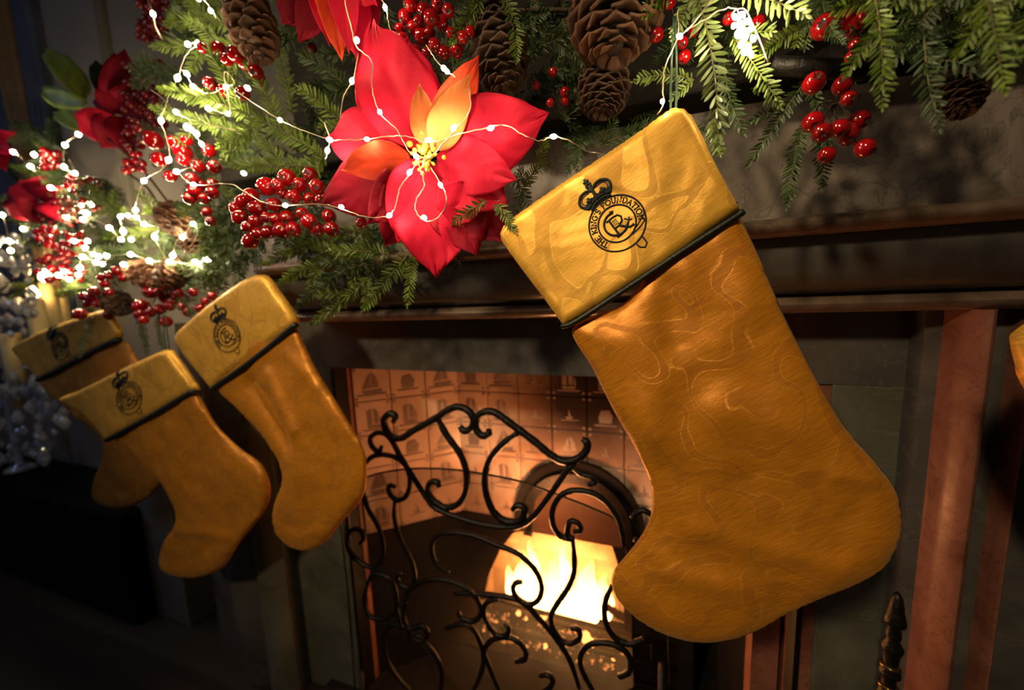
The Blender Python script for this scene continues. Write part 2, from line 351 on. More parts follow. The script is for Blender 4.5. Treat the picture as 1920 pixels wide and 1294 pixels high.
def xs(a, b, n, y=1000): return P(a, y, n)[0], P(b, y, n)[0]
a, b_ = xs(1775, 1838, NM - .02, 1000); vmould('pink_pilaster', M['pink_marble'], a, b_, NM, .025, 0, zm1)['label'] = 'rounded pink marble pilaster'
a, b_ = xs(1738, 1775, NM + .02, 1000); vmould('pilaster_edge', M['slate'], a - .02, b_ + .01, NM + .03, .006, 0, zm1)
a, b_ = xs(1838, 1878, NM + .01, 1000); vmould('pilaster_edge', M['slate'], a - .01, b_ + .01, NM + .03, .004, 0, zm1)
a, b_ = xs(1880, 1900, NM, 1000); vmould('pink_strip', M['pink_marble'], a, b_, NM + .01, .012, 0, zm1)
a, b_ = xs(1902, 2300, NM, 1000); vmould('outer_slab', M['slate'], a, b_, NM + .02, .0, 0, zm1)
a, b_ = xs(455, 512, NM, 1000); vmould('left_pilaster', M['green_marble'], a, b_, NM + .02, .025, 0, zm1)
a, b_ = xs(400, 455, NM, 1000); vmould('left_pilaster', M['slate'], a, b_, NM + .02, .022, 0, zm1)
a, b_ = xs(340, 400, NM, 1000); vmould('left_pilaster', M['slate'], a, b_, NM + .06, .012, 0, zm1)
slab('end_panel', M['pale_marble'], P(272, 1100, .72)[0], P(345, 1100, .72)[0], .72, .82, 0, P(300, 780, .72)[2], fp, .002, label='pale marble end panel')
# mantel shelf carries the garland
slab('shelf', M['shade_wall'], XL - .02, XR, NL - .03, 0.80, zt0, zt0 + .03, fp, .006)
# thin iron edge strip and copper reveal at the opening
slab('opening_trim', M['iron'], XOL - .004, XOL + .006, NS - .006, NS + .03, 0, zh, fp)
slab('opening_trim', M['iron'], XOR - .03, XOR - .022, NS - .006, NS + .03, 0, zh, fp)
slab('reveal', M['pink_marble'], XOL + .006, P(664, 900, .75)[0], .735, .80, 0, zh + .01, fp)
slab('reveal', M['pink_marble'], XOR - .022, XOR + .02, NS + .005, .80, 0, zh, fp)
slab('reveal', M['pink_marble'], XOR - .075, XOR - .03, .76, .80, 0, zh, fp)

# ------------------------------------------------------------------ tiled firebox
YB = 0.93
xA = P(664, 760, .75)[0]; yA = .75
cB = P(852, 730, YB - .02); xB, yB = cB[0], YB
zt = zh + .06
def ship(mb, o, ux, uz, nrm, s, kind):
    """small painted scene on a tile, 0.5 mm proud"""
    def q(a, c): return o + ux * (a * s) + uz * (c * s) + nrm * .0012
    def poly(pts):
        b0 = len(mb.v); mb.v += [tuple(q(a, c)) for a, c in pts]; mb.f.append(tuple(range(b0, b0 + len(pts))))
    k = kind % 4
    if k == 0:
        poly([(-.30,-.22),(.34,-.20),(.28,-.30),(-.24,-.31)]); poly([(-.28,-.16),(-.02,.36),(.00,-.14)]); poly([(.03,-.14),(.03,.38),(.16,.20),(.22,-.12)])
        poly([(-.45,-.34),(.45,-.32),(.42,-.37),(-.42,-.39)])
    elif k == 1:
        poly([(-.12,-.12),(.14,-.12),(.08,-.19),(-.08,-.19)]); poly([(-.02,-.10),(.0,.14),(.06,-.10)]); poly([(-.3,-.22),(.34,-.21),(.2,-.24),(-.2,-.25)])
    elif k == 2:
        poly([(-.22,-.26),(.24,-.24),(.20,-.34),(-.18,-.34)]); poly([(-.20,-.22),(-.20,.22),(-.06,.30),(-.05,-.22)]); poly([(.0,-.2),(.0,.32),(.13,.2),(.14,-.2)]); poly([(.17,-.2),(.17,.12),(.25,-.2)])
        poly([(-.4,-.38),(.4,-.36),(.3,-.41),(-.3,-.42)])
    else:
        poly([(-.2,-.05),(-.12,.15),(.12,.17),(.22,-.02),(.18,-.25),(-.18,-.26)]); poly([(-.36,-.30),(.36,-.30),(.3,-.34),(-.3,-.35)])
    for cx, cz in ((-.46,-.46),(.46,.46),(-.46,.46),(.46,-.46)): poly([(cx-.05,cz),(cx,cz-.05),(cx+.05,cz),(cx,cz+.05)])
def tiled_wall(name, p0, p1, ts, z1, rows, off=0.0, thick=.006, zb=.02):
    p0 = Vector((p0[0], p0[1], 0)); p1 = Vector((p1[0], p1[1], 0)); ux = (p1 - p0); Lw = ux.length; ux.normalize(); nrm = Vector((ux[1], -ux[0], 0)); uz = Vector((0, 0, 1))
    mb = MB(); vs = [p0 - nrm*.03, p1 - nrm*.03, p1 - nrm*.001, p0 - nrm*.001]
    mb.add([v + uz*zb for v in vs] + [v + uz*z1 for v in vs], [(0,3,2,1),(4,5,6,7),(0,1,5,4),(1,2,6,5),(2,3,7,6),(3,0,4,7)])
    wl = mb.build(name, M['soot'], None, smooth=False, kind='structure')
    n = int(math.ceil(Lw / ts)); g = .0012
    for r_ in range(rows):
        for c in range(n):
            a0 = c * ts + g; a1 = min((c + 1) * ts - g, Lw - .0005)
            if a1 - a0 < .01: continue
            zc1 = z1 - off - r_ * ts - g; zc0 = zc1 - ts + 2 * g
            t = MB(); jit = random.uniform(0, .0012)
            q = [p0 + ux*a0, p0 + ux*a1]
            fr = thick + jit; bv = .001
            A = [q[0] + uz*zc0, q[1] + uz*zc0, q[1] + uz*zc1, q[0] + uz*zc1]
            cen = sum(A, Vector()) / 4
            B_ = [p + nrm*(fr-bv) for p in A]; Cc = [p + (cen - p) * .03 + nrm*fr for p in A]
            t.add(A + B_ + Cc, [(0,1,5,4),(1,2,6,5),(2,3,7,6),(3,0,4,7),(4,5,9,8),(5,6,10,9),(6,7,11,10),(7,4,8,11),(8,9,10,11)])
            to = t.build('tile', M['tile'], wl, smooth=False, origin=cen)
            if r_ < 6 and (a1 - a0) > ts * .7:
                pm = MB(); ship(pm, cen + nrm * fr, ux, uz, nrm, ts * .9, [0,1,2,3,1,2,0,3,2,1][(c*3 + r_*2 + (0 if name.endswith('left') else 3)) % 10])
                pm.build('painted_ship', M['tile_ink'], to, smooth=False, label='small painted ship in blue grey')
    return wl
TS = (Vector((xB, yB, 0)) - Vector((xA, yA, 0))).length / 3.0
zrow = zt
tiled_wall('wall_firebox_left', (xA, yA), (xB, yB), TS, zt, 5, TS*.75)
tiled_wall('wall_firebox_back', (xB, yB), (XOR - .10, yB), TS, zt, 5, TS*.75, zb=P(1000, 955, YB)[2])
tiled_wall('wall_firebox_right', (XOR - .10, yB), (XOR - .035, yA + .02), TS, zt, 5, TS*.75)
slab('firebox_ceiling', M['soot'], XL, XR, .76, 1.2, zt, zt + .03, kind='structure')
# cast iron insert: plate with the fire opening, arch above, brick chamber behind
YC = YB + .13
ip = empty('iron_fire_insert', (P(1080, 1290, YB)[0], YB, .04), 'black iron insert with an arch above the fire opening', 'fireplace insert')
hole = [(885,1215),(915,1080),(938,1030),(962,1000),(1010,985),(1080,985),(1140,1000),(1165,1080),(1180,1270),(1100,1275),(1000,1250)]
outr = [(835,1340),(835,1130),(835,1020),(845,940),(1010,930),(1080,930),(1200,930),(1300,1060),(1300,1330),(1180,1370),(1000,1350)]
mb = MB(); n_ = len(hole); vs = [P(x, y, YB - .006) for x, y in hole] + [P(x, y, YB - .006) for x, y in outr]; vs += [v + Vector((0, .012, 0)) for v in vs]
fs = []
for i in range(n_):
    j = (i+1) % n_; fs += [(i, j, n_+j, n_+i), (2*n_+i, 3*n_+i, 3*n_+j, 2*n_+j), (i, 2*n_+i, 2*n_+j, j)]
mb.add(vs, fs); mb.build('front_plate', M['soot'], ip, smooth=False)
ac = P(1078, 985, YB - .03); ar = mpp(1078, 985, YB - .03) * 100
def arch_pts(cx, cz, r, zb, k=18): return [(cx - r, zb)] + [(cx - r*math.cos(math.pi*i/k), cz + r*math.sin(math.pi*i/k)) for i in range(k+1)] + [(cx + r, zb)]
def arch_ring(ri, ro, y0, y1, name, mat, zb):
    mb = MB(); A = arch_pts(ac[0], ac[2], ri, zb); B = arch_pts(ac[0], ac[2], ro, zb); n = len(A)
    vs = [(x, y0, z) for x, z in A] + [(x, y0, z) for x, z in B] + [(x, y1, z) for x, z in A] + [(x, y1, z) for x, z in B]
    fs = []
    for i in range(n-1):
        fs += [(i, i+1, n+i+1, n+i), (2*n+i, 3*n+i, 3*n+i+1, 2*n+i+1), (i, 2*n+i, 2*n+i+1, i+1), (n+i, n+i+1, 3*n+i+1, 3*n+i)]
    fs += [(0, n, 3*n, 2*n), (n-1, 3*n-1, 4*n-1, 2*n-1)]
    mb.add(vs, fs); return mb.build(name, mat, ip, smooth=False)
zab = P(1078, 1005, YB)[2]
arch_ring(ar*.84, ar*1.02, YB - .035, YB - .004, 'arch_frame', M['iron'], zab)
arch_ring(.001, ar*.84, YB - .016, YB - .004, 'arch_plate', simple('rusty_brown_iron', (0.10, 0.045, 0.02), 0.6, bump=.4), zab)
arch_ring(ar*1.02, ar*1.22, YB - .022, YB - .004, 'outer_arch', M['soot'], zab)
hx0, hx1 = P(900, 1120, YB)[0], P(1175, 1120, YB)[0]; hz0, hz1 = P(1000, 1300, YB)[2], P(1080, 975, YB)[2]
bw = slab('wall_fire_chamber', M['grout'], hx0 - .03, hx1 + .03, YC, YC + .03, hz0, hz1 + .02, kind='structure')
sl = slab('wall_fire_left', M['grout'], hx0 - .05, hx0 - .012, YB + .007, YC, hz0, hz1 + .02, kind='structure')
slab('wall_fire_right', M['grout'], hx1 + .012, hx1 + .05, YB + .007, YC, hz0, hz1 + .02, kind='structure')
slab('ceiling_fire_chamber', M['soot'], hx0 - .05, hx1 + .05, YB + .007, YC + .03, hz1 + .02, hz1 + .04, kind='structure')
w_, h_ = (hx1 - hx0 + .03)/3.3, (hz1 - hz0)/6.0
for r_ in range(6):
    for c in range(5):
        x0 = hx0 - .01 + c*w_ - (w_/2 if r_ % 2 else 0); x1 = min(x0 + w_ - .0015, hx1 + .01); x0 = max(x0, hx0 - .01)
        if x1 - x0 < .01: continue
        mb = MB(); mb.box((x0, YC - .008 - random.uniform(0, .003), hz0 + r_*h_ + .0008), (x1, YC, hz0 + (r_+1)*h_ - .0008)); mb.build('brick', M['firebrick'] if r_ > 1 else M['soot'], bw, smooth=False, origin=(x0, YC, hz0 + r_*h_))
    for c in range(2):
        y0 = YB + .010 + c*.062; mb = MB(); mb.box((hx0 - .012, y0, hz0 + r_*h_ + .0008), (hx0 - .006 + random.uniform(0, .002), y0 + .060, hz0 + (r_+1)*h_ - .0008)); mb.build('brick', M['firebrick'] if r_ > 1 else M['soot'], sl, smooth=False, origin=(hx0, y0, hz0 + r_*h_))
# ------------------------------------------------------------------ grate, logs, flames
gy = YB - .012
gr = empty('fire_grate', P(1080, 1290, gy), 'black iron fire grate holding burning logs behind the screen', 'grate')
def rail(a, c, r, name='bar', mat=None, par=gr): mb = MB(); mb.tube([a, c], r, 8); return mb.build(name, mat or M['iron'], par)
for (x0, y0, x1, y1) in ((900, 1118, 1260, 1212), (880, 1160, 1260, 1258), (860, 1205, 1260, 1300), (850, 1250, 1240, 1350)):
    p0 = P(x0, y0, YB - .025); p1 = P(x1, y1, YB - .045); rail(p0, p1, .0062)
for px_ in range(915, 1260, 34):
    t = (px_ - 900) / 360; rail(P(px_, 1122 + 90*t, gy - .004), P(px_ + 4, 1330 + 60*t, gy - .004), .0022)
def log(a, c, r, label, i):
    mb = MB(); a = Vector(a); c = Vector(c); pts = [a.lerp(c, t/8) + Vector((0, 0, .004*math.sin(t*1.7+i))) for t in range(9)]
    mb.tube(pts, [r*(1 + .12*math.sin(t*2.3+i)) for t in range(9)], 9); return mb.build('log', M['log'], None, origin=a, label=label, cat='log', group=None)
log(P(930, 1135, gy + .03), P(1200, 1205, gy + .02), .013, 'charred log lying across the front of the grate', 0)
log(P(960, 1185, gy + .02), P(1230, 1225, gy + .04), .012, 'charred log lower in the grate beneath the flames', 1)
log(P(1130, 1130, gy + .045), P(1250, 1215, gy + .02), .011, 'short charred log leaning at the right end of the grate', 2)
fl = empty('fire', P(1050, 1150, gy + .03), 'bright yellow and white flames burning behind the scrolled screen', 'fire')
def flame(px, py, w, h, n, k):
    base = P(px, py, n); s = mpp(px, py, n); mb = MB(); prof = []; Hh = h * s
    for i in range(10):
        t = i / 9; prof.append((w * s * .5 * (math.sin(math.pi * min(1, t*.85 + .15)) ** .8) * (1 - t*.55) + .0003, Hh * t))
    mb.lathe(prof, base, 12); mb.v = [(x + .010*math.sin((z-base[2])*55 + k)*(z-base[2])/Hh, base[1] + (y-base[1])*.5, z) for x, y, z in mb.v]
    o = mb.build('flame', M['flame'], fl); return o
for k, (px, py, w, h) in enumerate([(985,1128,48,105),(1015,1140,55,95),(1045,1150,60,120),(1075,1158,55,90),(1105,1162,60,130),(1135,1160,36,95),(960,1118,34,65),(1030,1135,40,60),(1090,1150,40,70),(1000,1110,30,110),(1060,1120,30,120)]):
    flame(px, py, w, h, gy + .035 + .008 * (k % 3), k)
for k, (px, py, r_) in enumerate([(972,1150,5),(1098,1195,11),(1108,1205,9),(1022,1212,5),(1020,1155,7),(1050,1195,5),(985,1160,4),(1130,1225,5),(1150,1235,4)]):
    mb = MB(); c = P(px, py, gy + .002); s = mpp(px, py, gy) * r_; mb.lathe([(s*.2, -s), (s*.8, -s*.5), (s, 0), (s*.6, s*.7), (s*.1, s)], c, 7); mb.build('ember', M['ember'], fl)
m, nt, b = new_mat('glowing_coal'); b.inputs['Base Color'].default_value = (.03,.02,.015,1); b.inputs['Roughness'].default_value = .9
tc = N(nt, 'ShaderNodeTexCoord'); nz = N(nt, 'ShaderNodeTexNoise', Scale=70.0, Detail=3.0); nt.links.new(tc.outputs['Object'], nz.inputs['Vector'])
rr_ = ramp(nt, [(.50, (0,0,0)), (.66, (1.0,.30,.07))]); nt.links.new(nz.outputs['Fac'], rr_.inputs[0]); nt.links.new(rr_.outputs[0], b.inputs['Emission Color']); b.inputs['Emission Strength'].default_value = 3.0
cb = MB(); rc = random.Random(4)
for i in range(240):
    px = rc.uniform(905, 1170); t = (px - 905)/265; py = rc.uniform(1130, 1255) + 60*t*.9
    c = P(px, py, gy + rc.uniform(.02, .05)); q = rc.uniform(.005, .010); cb.lathe([(q*.3, -q*.8), (q, -q*.2), (q*.8, q*.4), (q*.2, q*.8)], c, 6, Vector((rc.uniform(-1,1), rc.uniform(-1,1), 1)))
tag(cb.build('coals', m, None, smooth=False, origin=P(1050, 1250, gy + .03)), 'heap of glowing coals under the flames in the grate', 'coals', kind='stuff')
point('fire_glow', P(1050, 1060, YB + .055), 1.8, (1.0, 0.40, 0.14), .03)
point('fire_glow_low', P(1020, 1170, YB - .07), 0.5, (1.0, 0.36, 0.12), .03)
point('added_fire_fill', P(1000, 1010, YB - .17), 5.0, (1.0, 0.36, 0.12), .04)  # extra light added out in front of the flames to brighten the tiles

# ------------------------------------------------------------------ wrought iron fire screen
NF = 0.665
fs_ = empty('fire_screen', (P(900, 1294, NF)[0], NF, .04), 'black wrought iron fire screen with scrolls and fine mesh before the hearth', 'fire screen')
def S(pts): return [P(620 + x / 2.04, 660 + y / 2.04, NF) for x, y in pts]
def scroll(pts, r=7.0, y=0.0, name='scroll'):
    s = mpp(900, 950, NF); q = smooth_path([p + Vector((0, y, 0)) for p in S(pts)], 5); n = len(q)
    rr = [r/2.04/1.0 * s * (1 if 2 < i < n-3 else .8) * (1 + .05*math.sin(i*2.1)) for i in range(n)]
    mb = MB(); mb.tube(q, rr, 8); return mb.build(name, M['iron'], fs_)
scr = [
 [(240,268),(247,246),(226,236),(205,258),(212,300),(236,326),(272,330),(315,302),(400,255),(450,222),(490,210),(530,228),(547,263),(536,294),(511,302),(494,284)],
 [(604,298),(600,318),(575,320),(553,290),(560,250),(590,230),(630,235),(700,285),(780,345),(840,395),(890,420),(940,412),(975,382),(980,350),(960,336)],
 [(405,255),(440,320),(490,390),(516,460),(516,530),(490,580),(440,600),(395,575),(370,540),(376,505),(402,500),(412,520)],
 [(715,310),(650,360),(605,420),(590,490),(600,560),(630,620),(680,650),(730,640),(742,600),(715,588),(695,605)],
 [(192,362),(182,384),(156,362),(150,330),(180,310),(222,328),(270,410),(320,490),(365,560),(400,600),(500,640),(600,665),(700,672),(765,640),(830,560),(900,460),(935,425)],
 [(100,470),(140,415),(180,396),(240,405),(285,440),(300,500),(285,555),(250,570),(222,545),(220,515),(245,520)],
 [(245,575),(245,640),(270,720),(310,800),(322,860),(310,900),(270,890),(255,860),(270,845)],
 [(120,520),(140,600),(180,670),(200,740),(190,800),(150,825),(90,790),(62,740),(70,690),(105,680),(125,710),(110,735)],
 [(450,850),(400,810),(383,755),(400,710),(450,695),(540,705),(640,745),(720,780),(780,840),(805,900),(795,950),(760,972),(715,950),(695,915),(705,890),(730,885)],
 [(930,690),(955,680),(945,655),(915,650),(905,700),(930,716),(880,705),(850,660),(850,600),(880,550),(930,530),(1000,540),(1060,580),(1105,650),(1122,740)],
 [(925,720),(932,830),(910,900),(870,960),(843,1010),(850,1060),(880,1105),(920,1118),(952,1095),(945,1065),(918,1060)],
 [(470,930),(560,930),(680,945),(740,970),(790,1020),(850,1090),(910,1180),(950,1294)],
 [(640,945),(595,960),(586,1000),(600,1040),(630,1078),(668,1085),(682,1058),(662,1040)],
 [(1075,900),(1050,960),(1050,1030),(1080,1090),(1140,1120),(1200,1100)],
 [(1000,1300),(958,1220),(958,1160),(1000,1122),(1080,1125),(1140,1170),(1142,1230),(1100,1250)],
 [(280,990),(300,910),(380,870),(470,880),(540,920),(577,985),(550,1030),(500,1015),(488,992)],
 [(290,960),(275,1010),(300,1060),(350,1050),(370,1080),(350,1110),(320,1100)],
 [(300,1110),(290,1060),(225,1050),(200,1100),(215,1190),(260,1260),(300,1300)],
 [(330,1080),(400,1160),(425,1230),(420,1300)],
 [(440,1060),(520,1045),(570,1110),(582,1200),(545,1300)],
 [(640,1300),(600,1200),(585,1150),(620,1105),(690,1100),(738,1140),(742,1180),(705,1192)],
 [(140,890),(165,850),(225,865),(250,920),(250,980),(210,1020),(150,1010),(130,950),(140,890)],
 [(245,900),(250,980),(270,1060)],
 [(1150,640),(1190,610),(1235,640),(1240,700),(1200,740),(1160,720)],
 [(800,1240),(830,1235),(850,1260),(830,1290),(800,1300)],
 [(925,445),(960,470),(1000,480),(1010,500),(985,510)],
]
for i, q in enumerate(scr): scroll(q, [14,14,13,13,11,11][i] if i < 6 else 10.5, y=.002*(i % 3))
scroll([(60,520),(140,480),(250,456),(380,450),(520,462),(700,495),(820,535),(900,565),(1000,605),(1100,660),(1130,760),(1150,900),(1160,1300)], 4.0, .006, 'mesh_rim')
scroll([(720,700),(800,600),(830,560)], 1.6, .006, 'mesh_rim')
scroll([(30,640),(60,900),(90,1300)], 5, .004, 'side_bar')
scroll([(1290,1000),(1300,1300)], 5, .004, 'side_bar')
# fine diamond mesh, real wires clipped to the rim
rim = [(60,540),(140,482),(250,457),(380,451),(520,463),(700,496),(820,536),(900,566),(1000,606),(1100,661),(1130,760),(1150,900),(1165,1330),(100,1330)]
RP = [(p[0], p[2]) for p in S(rim)]
def clip_line(c, d):
    ts = []; n = len(RP)
    for i in range(n):
        a = RP[i]; b2 = RP[(i+1) % n]; ex, ez = b2[0]-a[0], b2[1]-a[1]; den = d[0]*ez - d[1]*ex
        if abs(den) < 1e-12: continue
        t = ((a[0]-c[0])*ez - (a[1]-c[1])*ex)/den; u = ((a[0]-c[0])*d[1] - (a[1]-c[1])*d[0])/den
        if 0 <= u < 1: ts.append(t)
    ts.sort(); return [(ts[i], ts[i+1]) for i in range(0, len(ts)-1, 2)]
mb = MB(); sp_ = .0036; cxm = sum(p[0] for p in RP)/len(RP); czm = sum(p[1] for p in RP)/len(RP)
for sgn in (1, -1):
    d = (math.cos(math.radians(40)), sgn*math.sin(math.radians(40))); nn = (-d[1], d[0])
    for k in range(-110, 111):
        c = (cxm + nn[0]*k*sp_, czm + nn[1]*k*sp_)
        for t0, t1 in clip_line(c, d):
            mb.tube([(c[0]+d[0]*t0, NF + .008, c[1]+d[1]*t0), (c[0]+d[0]*t1, NF + .008, c[1]+d[1]*t1)], .00058, 3, cap=False)
mb.build('wire_mesh', M['iron'], fs_, kind='stuff')
for px_ in (680, 1240):
    mb = MB(); a = P(px_, 1290, NF); mb.tube([a + Vector((0,0,.05)), (a[0], NF, .06), (a[0], NF - .06, .045)], .006, 8); mb.build('foot', M['iron'], fs_)

# companion stand at the right of the hearth: turned dark post
c = P(1665, 1290, .60); s = mpp(1665, 1250, .60) * .66
cs = empty('turned_fire_tool_stand', (c[0], c[1], .04), 'dark turned metal post standing on the hearth below the stocking heel', 'fire tools')
prof = []; zt_ = P(1668, 1135, .60)[2]; z = .05
while z < zt_:
    t = (z - .05); k = int(t / .02); prof += [(s*(14 if k % 3 else 20), z), (s*(24 if k % 2 else 17), z + .006), (s*(24 if k % 2 else 17), z + .010)]; z += .02
prof += [(s*12, z + .005), (s*4, z + .012)]
mb = MB(); mb.lathe(prof, (c[0], c[1], 0), 16); mb.build('post', M['iron'], cs)
mb = MB(); mb.lathe([(.06, .04), (.06, .05), (.03, .055)], (c[0], c[1], 0), 20); mb.build('base', M['iron'], cs)
for yy in (1160, 1247, 1285):
    q = P(1665, yy, .60); mb = MB(); mb.lathe([(s*20, -.003), (s*24, 0), (s*20, .003)], (c[0], c[1], q[2]), 16); mb.build('collar', M['brass'], cs)

# ------------------------------------------------------------------ stockings
def pdist(pts, poly):
    pts = np.asarray(pts); a = np.asarray(poly); b2 = np.roll(a, -1, 0); d = b2 - a; L2 = (d**2).sum(1) + 1e-18
    out = np.empty(len(pts))
    for s0 in range(0, len(pts), 2000):
        p = pts[s0:s0+2000]; t = (((p[:, None, :] - a[None]) * d[None]).sum(2) / L2[None]).clip(0, 1)
        q = a[None] + t[..., None] * d[None]; out[s0:s0+2000] = np.sqrt(((p[:, None, :] - q)**2).sum(2)).min(1)
    return out
def inside(pts, poly):
    pts = np.asarray(pts); a = np.asarray(poly); b2 = np.roll(a, -1, 0); x, y = pts[:, 0:1], pts[:, 1:2]
    c = ((a[None, :, 1] > y) != (b2[None, :, 1] > y)) & (x < (b2[None, :, 0] - a[None, :, 0]) * (y - a[None, :, 1]) / (b2[None, :, 1] - a[None, :, 1] + 1e-18) + a[None, :, 0])
    return (c.sum(1) % 2) == 1
class Puff:
    def __init__(s, px_outline, n, T, R, wr=.003, seed=0, closed_sub=5, folds=(), tilt=0.0):
        base = [P(x, y, n) for x, y in px_outline]
        sm = smooth_path([Vector((p[0], p[2], 0)) for p in base], closed_sub, True) if closed_sub > 1 else [Vector((p[0], p[2], 0)) for p in base]
        s.poly = np.array([(p[0], p[1]) for p in sm]); s.n = n; s.T = T; s.R = R; s.wr = wr; s.seed = seed; s.folds = folds
    def h(s, pts):
        d = pdist(pts, s.poly); u = 1 - np.minimum(d / s.R, 1); base = s.T * np.sqrt(np.maximum(0, 1 - u*u))
        w = np.array([noise.noise(Vector((p[0]*9 + s.seed, p[1]*9, s.seed))) + .5*noise.noise(Vector((p[0]*24 + s.seed, p[1]*20, 3.1))) for p in pts]) * s.wr
        out = base + w * np.minimum(d / (s.R*.5), 1)
        for (x0, z0, x1, z1, wd_, am) in s.folds:
            a = np.array((x0, z0)); dd = np.array((x1 - x0, z1 - z0)); L2 = (dd**2).sum(); t = (((pts - a) * dd).sum(1) / L2).clip(0, 1)
            q = a + t[:, None] * dd; ds = np.sqrt(((pts - q)**2).sum(1)); out += am * np.exp(-(ds / wd_)**2) * np.minimum(d / .01, 1)
        return out
    def front(s, x, z): return s.n - float(s.h(np.array([(x, z)]))[0])
    def build(s, name, mat, parent, step, back=.5, **kw):
        mn, mx_ = s.poly.min(0), s.poly.max(0)
        gx = np.arange(mn[0], mx_[0], step); gz = np.arange(mn[1], mx_[1], step); g = np.array([(x + (step/2 if j % 2 else 0), z) for j, z in enumerate(gz) for x in gx])
        g = g[inside(g, s.poly)]; g = g[pdist(g, s.poly) > step*.55]
        allp = np.vstack([s.poly, g]); ne = len(s.poly)
        vv, ee, ff, *_ = delaunay_2d_cdt([Vector(p) for p in allp], [], [list(range(ne))], 1, 1e-7)
        pts = np.array([(v[0], v[1]) for v in vv]); hh = s.h(pts)
        edge = pdist(pts, s.poly) < 1e-6; hh[edge] = 0
        nv = len(pts); V = [(p[0], s.n - h_, p[1]) for p, h_ in zip(pts, hh)] + [(p[0], s.n + h_*back, p[1]) for p, h_ in zip(pts, hh)]
        mb = MB(); mb.v = V
        idx = {i: (i if edge[i] else i + nv) for i in range(nv)}
        for f in ff:
            if len(set(f)) < 3: continue
            a, b2, c = [pts[i] for i in f[:3]]; area_ = (b2[0]-a[0])*(c[1]-a[1]) - (b2[1]-a[1])*(c[0]-a[0])
            f = list(f) if area_ > 0 else list(f)[::-1]
            mb.f.append(tuple(f)); mb.f.append(tuple(idx[i] for i in f[::-1]))
        return mb.build(name, mat, parent, **kw)
# embroidered emblem as strokes in a unit frame (outer ring radius 1)
def arc(cx, cy, r, a0, a1, n=24, ry=None):
    return [(cx + r*math.cos(math.radians(a0 + (a1-a0)*i/n)), cy + (ry or r)*math.sin(math.radians(a0 + (a1-a0)*i/n))) for i in range(n+1)]
FONT = {
 'T': (.62, [[(.31,0),(.31,1)],[(.02,.80),(.02,1),(.60,1),(.60,.80)],[(.18,0),(.44,0)]]),
 'H': (.74, [[(.12,0),(.12,1)],[(.62,0),(.62,1)],[(.12,.5),(.62,.5)],[(.0,0),(.24,0)],[(.5,0),(.74,0)],[(.0,1),(.24,1)],[(.5,1),(.74,1)]]),
 'E': (.60, [[(.12,0),(.12,1)],[(.0,1),(.56,1),(.56,.82)],[(.12,.52),(.42,.52)],[(.0,0),(.58,0),(.58,.18)]]),
 'K': (.70, [[(.12,0),(.12,1)],[(.12,.42),(.6,1)],[(.26,.56),(.66,0)],[(.0,0),(.24,0)],[(.0,1),(.24,1)]]),
 'I': (.30, [[(.15,0),(.15,1)],[(.0,0),(.3,0)],[(.0,1),(.3,1)]]),
 'N': (.76, [[(.12,0),(.12,1),(.62,0),(.62,1)],[(.0,0),(.24,0)],[(.5,1),(.76,1)]]),
 'G': (.74, [[(.66,.84),(.5,.98),(.3,1),(.08,.78),(.02,.5),(.08,.2),(.3,0),(.52,.02),(.64,.14),(.64,.46)],[(.46,.46),(.76,.46)]]),
 'S': (.56, [[(.5,.82),(.4,.98),(.2,1),(.06,.86),(.08,.66),(.28,.54),(.48,.42),(.52,.2),(.38,.02),(.18,0),(.04,.16)]]),
 "'": (.20, [[(.1,1.05),(.07,.8)]]),
 'F': (.58, [[(.12,0),(.12,1)],[(.0,1),(.56,1),(.56,.82)],[(.12,.52),(.42,.52)],[(.0,0),(.24,0)]]),
 'O': (.78, [arc(.39,.5,.36,0,360,16,.5)]),
 'U': (.72, [[(.12,1),(.12,.3),(.22,.04),(.36,0),(.52,.04),(.6,.3),(.6,1)],[(.0,1),(.24,1)],[(.48,1),(.72,1)]]),
 'D': (.74, [[(.12,0),(.12,1),(.4,1),(.64,.8),(.7,.5),(.64,.2),(.4,0),(.12,0)]]),
 'A': (.74, [[(.06,0),(.36,1),(.68,0)],[(.17,.34),(.57,.34)],[(.0,0),(.18,0)],[(.56,0),(.78,0)]]),
 ' ': (.36, [])}
